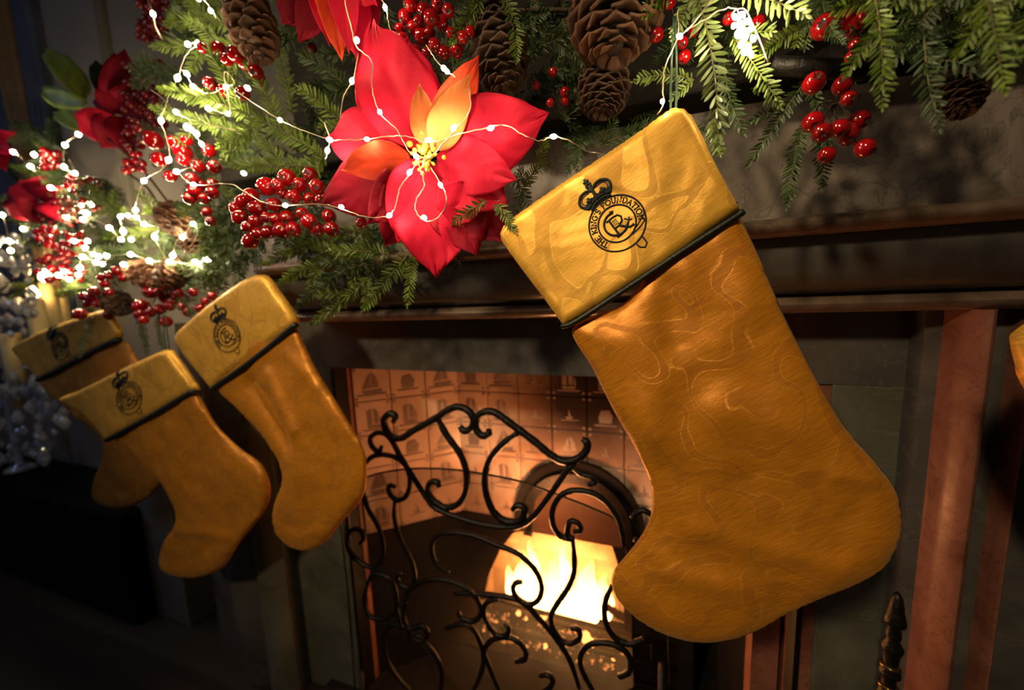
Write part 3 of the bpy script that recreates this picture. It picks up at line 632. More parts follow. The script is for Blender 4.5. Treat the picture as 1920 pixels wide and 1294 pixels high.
def emblem_strokes():
    st = []
    st += [(arc(0,0,1.0,0,360,64), .036), (arc(0,0,.665,0,360,48), .036)]
    txt = "THE KING'S FOUNDATION"; hh = .185; gap = .10
    tot = sum(FONT[c][0] + gap for c in txt) - gap; R = .74; span = math.radians(243); sc = span*R/tot
    x = 0
    for c in txt:
        w, ss = FONT[c]
        for s_ in ss:
            pts = []
            for (a, b2) in s_:
                th = math.radians(90) + span/2 - (x + a)*sc/R; rr = R + b2*hh; pts.append((rr*math.cos(th), rr*math.sin(th)))
            st.append((pts, .026))
        x += w + gap
    # monogram: large C, R with flourished leg, III in the bowl
    st.append(([(.14,.44),(.04,.50),(.10,.40)]+arc(-.03,.02,.42,70,322,26)+[(.34,-.20)], .048))
    st.append(([(-.16,-.42),(-.16,.26)], .05)); st.append(([(-.27,.27),(.02,.28),(.19,.24),(.26,.12),(.20,-.02),(.04,-.10),(-.16,-.10)], .042))
    st.append(([(.02,-.10),(.16,-.26),(.30,-.40),(.46,-.40)], .045)); st.append(([(-.27,-.43),(-.04,-.43)], .035))
    st.append(([(.18,-.28),(.36,-.22),(.46,-.08)], .03)); st.append(([(.30,-.02),(.40,-.18),(.50,-.22)], .028))
    for k in range(3): st.append(([(-.07+.06*k,-.02),(-.07+.06*k,.16)], .018))
    st.append(([(-.10,.17),(.09,.17)], .014)); st.append(([(-.10,-.03),(.09,-.03)], .014))
    # strap end and buckle tongue
    st.append(([(.86,-.50),(.62,-.60),(.40,-.64),(.18,-.665)], .028)); st.append(([(.99,-.14),(.90,-.34),(.62,-.46),(.40,-.55)], .026))
    st.append(([(.10,-1.0),(.14,-1.20),(.28,-1.32),(.42,-1.22),(.42,-.92)], .034))
    n0 = len(st)
    # crown
    st.append((arc(0,.92,.36,170,10,12,.16), .05)); st.append((arc(0,1.02,.40,170,10,12,.16), .045)); st.append((arc(0,1.10,.44,172,8,12,.14), .03))
    st.append((smooth2([(-.40,1.05),(-.56,1.25),(-.55,1.42),(-.38,1.56),(-.16,1.56),(0,1.46)]), .05)); st.append((smooth2([(.40,1.05),(.56,1.25),(.55,1.42),(.38,1.56),(.16,1.56),(0,1.46)]), .05))
    st.append((smooth2([(-.36,1.10),(-.47,1.28),(-.46,1.40),(-.34,1.48),(-.12,1.47)]), .018)); st.append((smooth2([(.36,1.10),(.47,1.28),(.46,1.40),(.34,1.48),(.12,1.47)]), .018))
    st.append(([(0,1.12),(0,1.58)], .06)); st.append((arc(0,1.66,.07,0,360,10), .05)); st.append(([(0,1.70),(0,1.92)], .045)); st.append(([(-.10,1.82),(.10,1.82)], .045))
    for s_ in (-1, 1):
        st.append(([(s_*.24,1.14),(s_*.26,1.36)], .05)); st.append(([(s_*.14,1.26),(s_*.36,1.26)], .05)); st.append((arc(s_*.12,1.20,.05,0,360,8), .035)); st.append((arc(s_*.40,1.16,.05,0,360,8), .035))
    st.append(([(-.08,1.26),(.08,1.26)], .05))
    for k in range(-3, 4): st.append((arc(k*.11,1.09-.012*k*k,.03,0,360,6), .022))
    st[n0:] = [([(a*1.12, .92 + (c-.92)*1.13) for a, c in q], r*1.25) for q, r in st[n0:]]
    return st
def smooth2(pts): return [(p[0], p[1]) for p in smooth_path([Vector((a, c, 0)) for a, c in pts], 4)]
STROKES = emblem_strokes()
def embroider(cuff_puff, cpx, up_px, Rpx, n, parent, sqx=1.0, k=6):
    """cpx centre in px; up_px direction (dx, dy) in px; Rpx radius"""
    c = P(cpx[0], cpx[1], n); u2 = P(cpx[0] + up_px[0], cpx[1] + up_px[1], n) - c; u2 = Vector((u2[0], u2[2])); u2.normalize(); x2 = Vector((u2[1], -u2[0]))
    R = mpp(cpx[0], cpx[1], n) * Rpx
    flat = []; 
    for pts, r in STROKES:
        q = []
        for i in range(len(pts)-1):
            a, b2 = pts[i], pts[i+1]; m_ = max(1, int(math.hypot(b2[0]-a[0], b2[1]-a[1]) / .12))
            for j in range(m_): q.append((a[0]+(b2[0]-a[0])*j/m_, a[1]+(b2[1]-a[1])*j/m_))
        q.append(pts[-1]); flat.append((q, r))
    xy = np.array([(c[0] + x2[0]*a*R*sqx + u2[0]*b2*R, c[2] + x2[1]*a*R*sqx + u2[1]*b2*R) for q, r in flat for a, b2 in q])
    hh = cuff_puff.h(xy); i = 0; mb = MB()
    for q, r in flat:
        pts = []
        for _ in q:
            pts.append((xy[i][0], cuff_puff.n - hh[i] - .0001, xy[i][1])); i += 1
        mb.tube(pts, r * R * .95, k)
    return mb.build('embroidered_emblem', M['thread'], parent, label='dark green embroidered crown and ring emblem with lettering')
def stocking(name_label, hang, n, body, cuff, pipe, emb, T=.013, R=.04, step=.004, Tc=.012, seed=1, folds_px=(), group=None):
    root = empty('christmas_stocking', P(hang[0], hang[1], n), name_label, 'stocking')
    def fpx(fl): return [(P(a, b2, n)[0], P(a, b2, n)[2], P(c, d, n)[0], P(c, d, n)[2], w * mpp(a, b2, n), am) for a, b2, c, d, w, am in fl]
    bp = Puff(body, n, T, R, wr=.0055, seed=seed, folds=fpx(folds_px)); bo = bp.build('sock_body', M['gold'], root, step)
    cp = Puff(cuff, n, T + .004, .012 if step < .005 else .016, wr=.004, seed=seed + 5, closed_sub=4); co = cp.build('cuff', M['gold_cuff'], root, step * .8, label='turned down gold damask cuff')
    if pipe:
        q = [P(x, y, n) for x, y in pipe]; q = smooth_path(q, 10); xy = np.array([(p[0], p[2]) for p in q])
        r = mpp(pipe[0][0], pipe[0][1], n) * 5
        dd = xy[-1] - xy[0]; up = np.array((-dd[1], dd[0])) / np.hypot(*dd) * .012
        if up[1] < 0: up = -up
        hh = (T + .003) * .9 * np.sin(np.pi*np.clip(np.linspace(.12, .88, len(xy)), 0, 1))**.35
        mb = MB(); mb.tube([(p[0], n - h_, p[1]) for p, h_ in zip(xy, hh)], r, 8); mb.build('piping', M['piping'], co, label='dark green piped cuff hem')
    if emb:
        embroider(cp, emb[0], emb[1], emb[2], n, co, emb[3], 6 if step < .005 else 4)
    # hanging loop
    h0 = P(hang[0], hang[1], n); s = mpp(hang[0], hang[1], n); mb = MB()
    for dx in (-4, 4): mb.tube(smooth_path([h0 + Vector((dx*s, -.003, -.012)), h0 + Vector((dx*s*1.2, -.003, .03)), h0 + Vector((dx*.3*s, 0, .085))], 5), .0012, 6)
    mb.build('hanging_loop', M['ribbon'], root, label='thin green hanging ribbon')
    return root
n1 = 0.43
stocking('large gold damask stocking hanging nearest the camera beside the big red poinsettia', (1262, 205), n1,
  [(1180,560),(1130,585),(1072,618),(1110,690),(1150,770),(1195,850),(1220,910),(1221,960),(1205,1000),(1175,1040),(1151,1070),(1148,1102),(1170,1138),(1220,1175),(1280,1197),(1330,1202),(1380,1195),(1425,1178),(1480,1148),(1540,1120),(1610,1091),(1658,1060),(1685,1012),(1690,965),(1680,920),(1650,878),(1590,808),(1545,738),(1504,660),(1465,580),(1425,485),(1385,400),(1375,380),(1280,430)],
  [(942,452),(944,430),(960,412),(1040,355),(1130,295),(1200,248),(1245,215),(1266,206),(1290,213),(1310,245),(1345,315),(1387,392),(1386,400),(1330,440),(1230,510),(1120,580),(1062,612),(1052,604),(1020,560),(975,500)],
  [(1057,611),(1085,600),(1180,538),(1290,465),(1389,401)],
  ((1158,424), (-.60, -.80), 49.5, 1.0), T=.013, R=.035, step=.0035, seed=2,
  folds_px=[(1250,540,1262,640,26,-.004),(1200,470,1330,420,20,-.003),(1090,480,1180,450,22,.003),(1180,640,1215,800,40,.004),(1400,900,1480,1050,30,-.002),(1300,980,1560,1050,22,.003),(1260,1060,1420,1090,22,.003),(1560,880,1640,890,18,.003),(1330,760,1480,800,35,.003)])
n2 = 0.53
stocking('gold stocking with tall cuff hanging left of the firebox under the fir sprigs', (490, 516), n2,
  [(405,715),(450,770),(490,812),(520,860),(530,900),(513,950),(514,990),(532,1018),(570,1033),(610,1016),(640,980),(680,932),(688,882),(680,838),(640,768),(592,690),(560,622),(540,590),(470,640)],
  [(335,640),(337,622),(360,600),(410,560),(455,528),(480,516),(503,518),(525,545),(562,606),(520,640),(440,700),(407,730),(398,724),(362,680)],
  [(405,729),(440,706),(500,662),(563,608)],
  ((439,628), (-.36, -.93), 30, 1.15), T=.010, R=.028, step=.006, seed=11,
  folds_px=[(480,720,545,830,18,-.012),(515,700,560,800,14,.010),(545,660,600,720,14,.004),(560,830,570,960,24,.006),(560,1000,600,990,12,.003)])
n3 = 0.545
stocking('gold stocking in front of another, its toe pointing down left of the firebox', (318, 656), n3,
  [(205,800),(250,850),(300,900),(326,945),(330,980),(310,1012),(300,1045),(309,1070),(345,1083),(380,1081),(420,1062),(446,1022),(472,990),(501,950),(507,910),(490,870),(450,840),(405,795),(372,737),(350,710),(280,750)],
  [(117,748),(150,732),(230,692),(300,660),(318,655),(330,665),(372,724),(371,733),(330,757),(260,796),(213,824),(204,818),(165,778)],
  [(209,823),(240,808),(300,775),(373,731)],
  ((256,744), (-.42, -.90), 28, 1.6), T=.010, R=.028, step=.006, seed=23,
  folds_px=[(360,800,375,900,20,-.006),(330,800,340,930,18,.006),(340,990,430,1000,12,.004)])
n4 = 0.62
stocking('gold stocking furthest left, mostly hidden behind the next stocking', (200, 588), n4,
  [(80,712),(130,770),(188,815),(196,848),(180,895),(174,925),(188,945),(230,953),(275,935),(310,900),(330,840),(310,760),(262,680),(225,636),(150,660)],
  [(31,650),(60,630),(120,605),(200,580),(212,590),(230,634),(180,660),(120,692),(82,713),(74,706),(50,680)],
  [(79,711),(110,698),(170,667),(230,636)],
  ((126,648), (-.5, -.86), 23, 1.45), T=.010, R=.028, step=.007, seed=31, folds_px=[(130,720,150,780,14,.005)])
stocking('gold stocking barely entering at the right edge of the view', (2010, 530), 0.45,
  [(1905,680),(1925,740),(1960,830),(2010,920),(2080,990),(2160,1000),(2200,930),(2170,820),(2110,720),(2060,620),(1980,620)],
  [(1893,640),(1900,622),(1960,580),(2010,540),(2040,540),(2080,630),(2000,690),(1925,725),(1908,700)],
  [(1912,700),(1960,700),(2080,635)], None, T=.010, R=.028, step=.008, seed=41)

# ------------------------------------------------------------------ garland pieces
def needle_geo(mb, p, d, up, L, w, curve=.15):
    side = d.cross(up); 
    if side.length < 1e-5: return
    side.normalize(); nrm = side.cross(d)
    b0 = len(mb.v)
    for t, ww in ((0, .35), (.35, 1), (.75, .85)):
        c = p + d*(L*t) + nrm*(curve*L*t*t); mb.v += [tuple(c - side*w*ww*.5), tuple(c + nrm*w*.18), tuple(c + side*w*ww*.5)]
    mb.v.append(tuple(p + d*L + nrm*(curve*L)))
    for i in (0, 3): mb.f += [(b0+i, b0+i+1, b0+i+4, b0+i+3), (b0+i+1, b0+i+2, b0+i+5, b0+i+4)]
    mb.f += [(b0+6, b0+7, b0+9), (b0+7, b0+8, b0+9)]
def sprig(a, c, na, nb, mat, nl=20, nw=4, dens=1.0, label=None, group=None, bend=0.12, twigs=0, seed=0, flat=.5, ang=60, name='fir_sprig'):
    rnd = random.Random(seed*17 + int(a[0])*3 + int(c[1]))
    A = P(a[0], a[1], na); B = P(c[0], c[1], nb); s = mpp((a[0]+c[0])/2, (a[1]+c[1])/2, (na+nb)/2)
    root = empty(name, A, label, 'branch', group)
    stems, nd = MB(), MB()
    def one(A, B, L, w, r0, bendk):
        ax = B - A; Ln = ax.length; view = ((A + B)/2 - C0).normalized(); sd = ax.cross(view).normalized()
        mid = (A + B)/2 + sd * bendk * Ln + Vector((0, 0, .04*Ln)); pts = [A.lerp(mid, t).lerp(mid.lerp(B, t), t) for t in [i/8 for i in range(9)]]
        stems.tube(pts, [r0*(1 - .7*i/8) for i in range(9)], 5)
        n = max(6, int(Ln / (max(w*1.35, 4.4*s) if nl < 30 else w*1.5) * dens)); w = w*.76 if nl < 30 else w*.8; up0 = -view
        for i in range(n):
            t = (i + .5)/n; k = min(7, int(t*8)); p = pts[k].lerp(pts[k+1], t*8-k); tg = (pts[k+1]-pts[k]).normalized(); sd2 = tg.cross(view).normalized()
            env = min(1, (1-t)*3.2 + .35) * min(1, t*3 + .55)
            for sgn in (-1, 1, 0):
                if sgn == 0 and rnd.random() > .45: continue
                an = math.radians(ang + rnd.uniform(-12, 12)) * (1 - .35*t)
                el = rnd.uniform(-.45, .75)*flat
                if sgn == 0: d = tg*.7 - view*.5 + sd2*rnd.uniform(-.5, .5)
                else: d = tg*math.cos(an) + sd2*sgn*math.sin(an) - view*el
                d = (d + Vector((rnd.uniform(-.1,.1), rnd.uniform(-.1,.1), rnd.uniform(-.1,.1)))).normalized()
                needle_geo(nd, p, d, (up0 + sd2*rnd.uniform(-.5,.5)).normalized(), L*env*rnd.uniform(.8, 1.12), w*rnd.uniform(.85, 1.15), rnd.uniform(-.05, .22))
        needle_geo(nd, B, (B-mid).normalized(), up0, L*.5, w*.8)
        return pts
    pts = one(A, B, nl*s, nw*s, 1.7*s if nl < 26 else 2.6*s, bend)
    for k in range(twigs):
        t = .12 + .62*k/max(1, twigs); i = int(t*8); p = pts[i]; ax = (B - A); view = (p - C0).normalized(); sd = ax.cross(view).normalized(); sg = -1 if k % 2 else 1
        e = p + (ax.normalized()*.75 + sd*sg*.65 - view*rnd.uniform(-.2, .3)).normalized() * ax.length * rnd.uniform(.32, .45)*(1.1-t*.6)
        one(p, e, nl*s*.88, nw*s*.95, 1.2*s, .05*sg)
    stems.build('stem', M['twig'], root); nd.build('needles', mat, root, kind='stuff'); return root
g, gd, gp = M['needle'], M['needle_dark'], M['needle_pale']
GB = 0.50
# (base, tip, n_base, n_tip, material, needle length px, width px, label, twigs)
SP = [
 ((455,80),(288,88),.52,.47,g,20,4,'fir sprig pointing left above the upper left berries',3),
 ((450,55),(312,46),.53,.49,g,20,4,'fir sprig pointing left beside the upper pine cone',2),
 ((440,8),(330,2),.54,.52,g,18,4,'fir sprig at the very top left of the garland',2),
 ((548,215),(503,45),.50,.47,g,20,6,'upright sprig with broad leaves right of the upper pine cone',0),
 ((612,296),(300,168),.48,.44,g,24,5,'long fir branch running left from the big poinsettia',4),
 ((600,312),(432,310),.47,.45,g,20,4.5,'fir sprig just above the main berry bunch',2),
 ((470,250),(283,200),.48,.46,g,18,4,'fir sprig lying left among the tangle of lights',3),
 ((655,165),(565,105),.50,.47,gd,24,5,'dark fir sprig pointing up left beside the poinsettia',1),
 ((648,240),(563,165),.49,.46,g,24,5,'fir sprig left of the tall red bract',1),
 ((731,477),(619,470),.45,.425,g,20,4.5,'bright fir sprig just left of the lowest bract',0),
 ((765,478),(682,580),.45,.425,g,20,4.5,'fir sprig hanging down left below the poinsettia',1),
 ((778,480),(764,572),.45,.43,g,17,4.5,'short fir sprig hanging straight down below the poinsettia',0),
 ((690,425),(494,495),.50,.48,g,19,3.5,'long thin fir branch sweeping left under the berries',4),
 ((680,470),(524,532),.49,.47,g,18,3.5,'fir branch reaching left over the second stocking',3),
 ((700,490),(556,577),.49,.47,gd,18,3.5,'darker fir branch over the mantel moulding',3),
 ((690,520),(581,608),.49,.46,g,17,3.5,'lowest fir sprig touching the stocking cuff',2),
 ((912,378),(852,418),.40,.385,g,18,4,'small bright fir sprig overlapping the right lower bracts',0),
 ((925,372),(964,432),.42,.41,g,18,4,'fir sprig hanging beside the corner of the large cuff',0),
 ((862,455),(862,515),.46,.45,gd,18,4,'dark fir sprig right of the lowest bract tip',0),
 ((905,-10),(846,80),.46,.43,g,22,4.5,'fir sprig hanging from the top beside the top berries',0),
 ((944,-10),(968,115),.47,.44,g,22,4.5,'fir sprig hanging from the top left of the big pine cone',0),
 ((985,350),(1025,262),.47,.44,g,18,3.5,'fir sprig rising right of the poinsettia beside the wire',2),
 ((960,330),(1000,420),.48,.46,gd,18,3.5,'dark fir sprig between poinsettia and large cuff',2),
 ((1000,100),(1110,62),.50,.49,gd,20,4,'dark fir sprig behind the small red berries',2),
 ((1060,230),(1120,140),.52,.50,gd,20,4,'dark fir sprig under the lower middle pine cone',2),
 ((1130,270),(1240,225),.52,.50,gd,20,4,'dark fir sprig above the large cuff',2),
 ((1300,-25),(1348,272),.44,.40,gp,36,8,'large pale fir branch hanging beside the large stocking',0),
 ((1300,-15),(1262,70),.45,.43,gp,26,6.5,'pale sprig behind the hanging ribbon',0),
 ((1262,-10),(1208,30),.46,.44,g,24,6,'green sprig at the top between ribbon and big pine cone',0),
 ((1392,-18),(1510,28),.43,.41,gp,32,8,'pale sprig pointing right at the top above the glowing cluster',0),
 ((1374,70),(1464,200),.45,.42,g,24,6,'fir sprig hanging below the glowing cluster of lights',1),
 ((1300,150),(1190,152),.48,.46,g,18,5,'small bright sprig pointing left above the stocking loop',1),
 ((1358,110),(1395,250),.50,.48,gd,22,5,'dark sprig right behind the large pale branch',0),
 ((1330,230),(1350,290),.46,.44,g,20,5,'tip of fir right of the large cuff corner',0),
 ((1505,50),(1425,102),.48,.46,g,20,5,'sprig below the right pale needles beside the bark',1),
 ((1515,145),(1402,312),.49,.46,gd,20,5,'dark sprig falling left below the right berries',2),
 ((1510,230),(1475,388),.49,.46,gd,22,5,'dark sprig hanging lowest over the marble frieze',1),
 ((1535,240),(1541,352),.49,.47,gd,20,5,'short dark sprig under the lowest right berry',0),
 ((1640,-10),(1655,200),.40,.37,g,28,7,'blurred fir branch hanging right of the right berries',2),
 ((1740,-10),(1762,240),.42,.38,gd,30,7,'dark fir branch hanging in the upper right',3),
 ((1850,-20),(1885,170),.36,.34,g,30,7,'blurred fir branch near the top right corner',3),
 ((1990,20),(1880,130),.38,.36,gd,30,7,'dark fir branch entering from the right edge',2),
 ((1700,-20),(1560,20),.44,.42,g,26,6,'fir sprig along the top edge above the right berries',2),
 ((1800,-30),(1700,90),.42,.40,gd,28,6,'dark fir sprig between the two right hanging branches',2),
 ((2000,-40),(1800,30),.40,.38,g,28,6,'fir branch filling the top right corner',3),
 ((398,330),(392,505),.56,.53,g,16,3,'upright fir branch above the second stocking, blurred',3),
 ((430,410),(405,530),.54,.52,gd,18,3.5,'dark fir sprig behind the leftmost main berries',2),
 ((180,540),(105,555),.66,.64,g,13,2.6,'small sprig beside the lit candles',2),
 ((258,590),(278,668),.60,.58,gd,9,2.6,'dark sprig hanging between the far stockings',0),
 ((298,590),(309,658),.60,.58,gd,8,2.6,'thin dark sprig hanging right of the far stockings',0),
 ((175,590),(150,668),.60,.56,gd,10,2.6,'dark sprig hanging over the furthest stocking cuff',0),
 ((295,400),(262,362),.60,.58,g,16,4,'yellow green sprig above the brown cone at left',1),
 ((230,400),(170,350),.64,.62,g,14,3,'sprig among the far left glowing lights',3),
 ((320,430),(190,445),.62,.60,g,14,3,'fir sprig lit from within the left tangle of lights',3),
 ((150,330),(20,310),.78,.76,g,12,2.6,'far sprig along the left garland',3),
 ((120,290),(10,230),.80,.79,gd,12,2.6,'dark far sprig on top of the left garland',3),
 ((60,520),(20,560),.80,.79,g,10,2.4,'far sprig above the crystal lamp',2),
]
for i, s in enumerate(SP):
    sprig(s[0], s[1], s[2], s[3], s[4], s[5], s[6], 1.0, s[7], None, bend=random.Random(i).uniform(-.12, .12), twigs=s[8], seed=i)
# dark filler sprigs deep in the garland
fr_ = random.Random(5)
FILL = []
for i in range(64):
    px = fr_.uniform(300, 1640); top = -40; low_ = 330 if px < 700 else (260 if px < 1300 else 90); py = fr_.uniform(-40, low_)
    FILL.append((px, py, .56, .53))
for i in range(20): FILL.append((fr_.uniform(1500, 1950), fr_.uniform(-60, 60), .47, .43))
for i in range(34):
    px = fr_.uniform(-20, 330); py = 300 + px * .35 + fr_.uniform(-40, 140); n_ = .86 - .28 * px / 330; FILL.append((px, py, n_, n_ - .03))
for i in range(16): FILL.append((fr_.uniform(380, 700), fr_.uniform(380, 470), .56, .54))
for i in range(22): FILL.append((fr_.uniform(360, 470), fr_.uniform(330, 520), .60, .58))
for i in range(16): FILL.append((fr_.uniform(560, 1100), fr_.uniform(-20, 260), .55, .53))
def region(px, py):
    if px < 150: a = 'in the far left garland above the crystals'
    elif px < 340: a = 'behind the left tangle of glowing lights'
    elif px < 520: a = 'behind the upper left pine cone and berries' if py < 200 else 'above the cuff of the second stocking'
    elif px < 720: a = 'behind the top left poinsettia' if py < 200 else 'behind the main berry bunch'
    elif px < 900: a = 'behind the big poinsettia'
    elif px < 1090: a = 'around the cones right of the poinsettia'
    elif px < 1250: a = 'behind the largest pine cone'
    elif px < 1500: a = 'behind the large pale fir branch'
    elif px < 1720: a = 'above the right hanging berries'
    else: a = 'filling the upper right corner'
    return 'dark fir sprig ' + a, 'dark fir sprigs ' + a
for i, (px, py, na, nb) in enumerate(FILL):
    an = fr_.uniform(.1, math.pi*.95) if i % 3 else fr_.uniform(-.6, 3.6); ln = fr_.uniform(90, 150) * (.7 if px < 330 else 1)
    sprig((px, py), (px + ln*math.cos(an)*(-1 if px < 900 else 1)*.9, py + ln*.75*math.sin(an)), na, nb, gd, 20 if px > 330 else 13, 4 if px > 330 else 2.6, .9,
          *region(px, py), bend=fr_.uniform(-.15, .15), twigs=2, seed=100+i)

# berries -------------------------------------------------------------------
def ball(name, seg=14, rings=9, mat=None):
    mb = MB(); prof = [(math.sin(math.pi*i/rings)*1.0 + 1e-4, -math.cos(math.pi*i/rings)) for i in range(rings+1)]
    prof[-1] = (.10, .93); mb.lathe(prof, (0, 0, 0), seg); me = mb.mesh(name); me.materials.append(mat); return me
BM = ball('berry', mat=M['berry']); BMD = ball('berry_dark', mat=M['berry_dark'])
mb = MB()
for k in range(6):
    a = k*math.pi/3; mb.add([(0,0,.92), (.28*math.cos(a-.4), .28*math.sin(a-.4), .98), (.42*math.cos(a), .42*math.sin(a), 1.12), (.28*math.cos(a+.4), .28*math.sin(a+.4), .98)], [(0,1,2,3)])
CAL = mb.mesh('calyx'); CAL.materials.append(M['calyx'])
def bunch(label, stem_px, n, berries, me=None, dn_=.02, seed=0, calyx=True, elong=1.08):
    me = me or BM; rnd = random.Random(seed); root = empty('berry_sprig', P(stem_px[0], stem_px[1], n + .03), label, 'berries'); st = MB()
    s0 = P(stem_px[0], stem_px[1], n + .03)
    for (x, y, r) in berries:
        nn = n + rnd.uniform(-dn_, dn_)*.6; p = P(x, y, nn); s = mpp(x, y, nn); R = r * s
        ax = (p - s0).normalized() + Vector((rnd.uniform(-.5,.5), rnd.uniform(-.9,.1), rnd.uniform(-.4,.3))); q = Vector((0, 0, 1)).rotation_difference(ax.normalized())
        b = inst('berry', me, root, p, q, (R, R, R*elong))
        if calyx and r >= 9: inst('calyx', CAL, b, (0, 0, 0)).location = (0, 0, 0)
        foot = p - ax.normalized()*R*.9; mid = foot.lerp(s0, .5) + Vector((rnd.uniform(-.006,.006), .004, rnd.uniform(-.004,.008)))
        st.tube(smooth_path([foot, mid, s0], 4), .0008, 4)
    st.build('stem', M['bark'], root); return root
def rb(x0, x1, y0, y1, n, r0, r1, seed):
    rnd = random.Random(seed); out = []; tries = 0
    while len(out) < n and tries < 3000:
        tries += 1; x, y, r = rnd.uniform(x0, x1), rnd.uniform(y0, y1), rnd.uniform(r0, r1)
        if all(math.hypot(x-a, y-b2) > (r+c)*.72 for a, b2, c in out): out.append((x, y, r))
    return out
A1 = [(500,350,17),(539,333,16),(563,347,14),(582,327,13),(595,350,14),(471,366,13),(456,378,13),(551,369,13),(582,374,13),(604,372,13),(522,347,12),(530,362,11)]
A2 = [(445,391,13),(451,408,14),(483,391,15),(514,384,13),(480,415,12),(517,411,11),(539,410,15),(527,432,15),(551,430,14),(580,415,15),(594,430,13),(617,405,13),(622,430,14),(503,435,12),(470,452,14),(484,438,11),(567,400,11),(500,408,10),(464,425,10)]
bunch('upper part of the main glossy red berry bunch left of the poinsettia', (560, 340), .435, A1, seed=1)
bunch('lower part of the main glossy red berry bunch left of the poinsettia', (550, 385), .43, A2, seed=2)
bunch('single red berry below the left lower bract', (690, 400), .45, [(678,417,11)], seed=3)
bunch('red berry sprig among the upper left fir sprigs', (480, 130), .455, [(380,90,9),(412,93,13),(442,103,14),(460,120,12),(472,113,12),(480,135,13),(395,157,12),(420,170,11),(455,175,12),(488,150,11),(425,112,10)], seed=4)
bunch('red berry bunch inside the left tangle of lights', (380, 330), .48, [(288,263,16),(326,268,12),(343,285,15),(300,299,13),(372,312,12),(392,282,12),(402,313,12),(350,262,10),(360,335,11),(365,358,12),(382,372,11),(398,362,11),(376,346,10),(355,372,11),(345,300,11),(320,330,10),(400,345,10),(388,398,9),(395,415,9)], seed=5)
bunch('red berry bunch at the top centre above the poinsettia', (820, -10), .44, [(761,32,14),(755,77,14),(778,99,13),(795,20,13),(808,33,14),(829,44,13),(868,70,11),(856,95,13),(881,61,11),(832,99,12),(791,68,14),(771,7,14),(815,85,12),(820,10,12),(776,52,12),(805,62,11),(840,20,12),(846,62,10),(750,55,10),(800,100,10),(785,40,10)], seed=6)
bunch('five small berries in the shade right of the orange bract', (1045, 165), .50, [(1005,160,8),(1037,135,8),(1059,173,9),(1060,190,8),(1032,193,8)], seed=7)
bunch('red berry sprig hanging before the marble frieze at right', (1570, 190), .45, [(1526,156,19),(1580,160,17),(1591,185,13),(1524,229,18),(1541,249,17),(1574,241,16),(1611,226,17),(1591,255,18),(1622,278,17),(1550,291,15)], seed=8)
bunch('red berries at the top right beside the hanging fir', (1600, 20), .45, [(1546,50,22),(1586,36,17),(1607,51,20),(1603,83,11),(1595,107,10),(1620,30,14)], seed=9)
bunch('few red berries around the ribbon of the large stocking', (1275, 50), .46, [(1231,65,13),(1255,4,12),(1283,107,12),(1279,80,11),(1300,60,9)], seed=10)
bunch('red berry beside the glowing cluster of lights', (1430, 20), .46, [(1421,43,13),(1366,35,11)], seed=11)
bunch('small red berry bunch above the furthest stocking', (190, 540), .60, [(231,521,8),(220,508,9),(205,517,8),(197,532,8),(178,547,9),(172,559,9),(200,560,9),(206,576,11),(204,590,9),(150,589,10),(185,570,8),(205,548,8),(158,556,8),(190,520,7),(165,570,7)], seed=12)
bunch('red berry bunch between the far stockings, under the cones', (300, 540), .58, [(282,532,9),(312,536,9),(282,548,12),(295,548,9),(265,574,13),(262,589,9),(283,585,9),(312,603,10),(300,580,10),(318,573,10),(312,558,12),(325,565,9),(346,560,9),(353,585,9),(335,550,9),(375,578,9),(398,555,8),(270,600,8),(340,575,8),(385,565,7),(362,548,8)], seed=13)
bunch('blurred red berries beside the lit candles', (125, 470), .68, rb(70,165,430,525,34,6,8,3), seed=14, calyx=False)
bunch('blurred dark red berry rope at the top left', (290, 0), .62, rb(262,312,-10,75,26,6,9,4), BMD, seed=15, calyx=False)
bunch('blurred red berries right of the far poinsettia', (270, 210), .62, rb(235,310,115,250,44,6,8,5), BMD, seed=16, calyx=False)
bunch('blurred red berries trailing below the far poinsettia', (255, 280), .62, rb(235,275,240,320,18,6,8,6), BM, seed=17, calyx=False)
bunch('small red berries over the far left garland', (95, 300), .74, rb(82,115,282,320,9,6,8,7), BM, seed=18, calyx=False)
bunch('red berries in the middle of the far left garland', (165, 370), .70, rb(120,190,330,400,22,5,7,8), BM, seed=19, calyx=False)
bunch('red berries at the far left edge of the garland', (40, 420), .74, rb(60,150,380,440,20,5,7,9), BMD, seed=20, calyx=False)
bunch('dark red berries at the top left of the second poinsettia', (560, 50), .50, [(570,65,11),(585,90,9),(552,40,9)], BMD, seed=21)

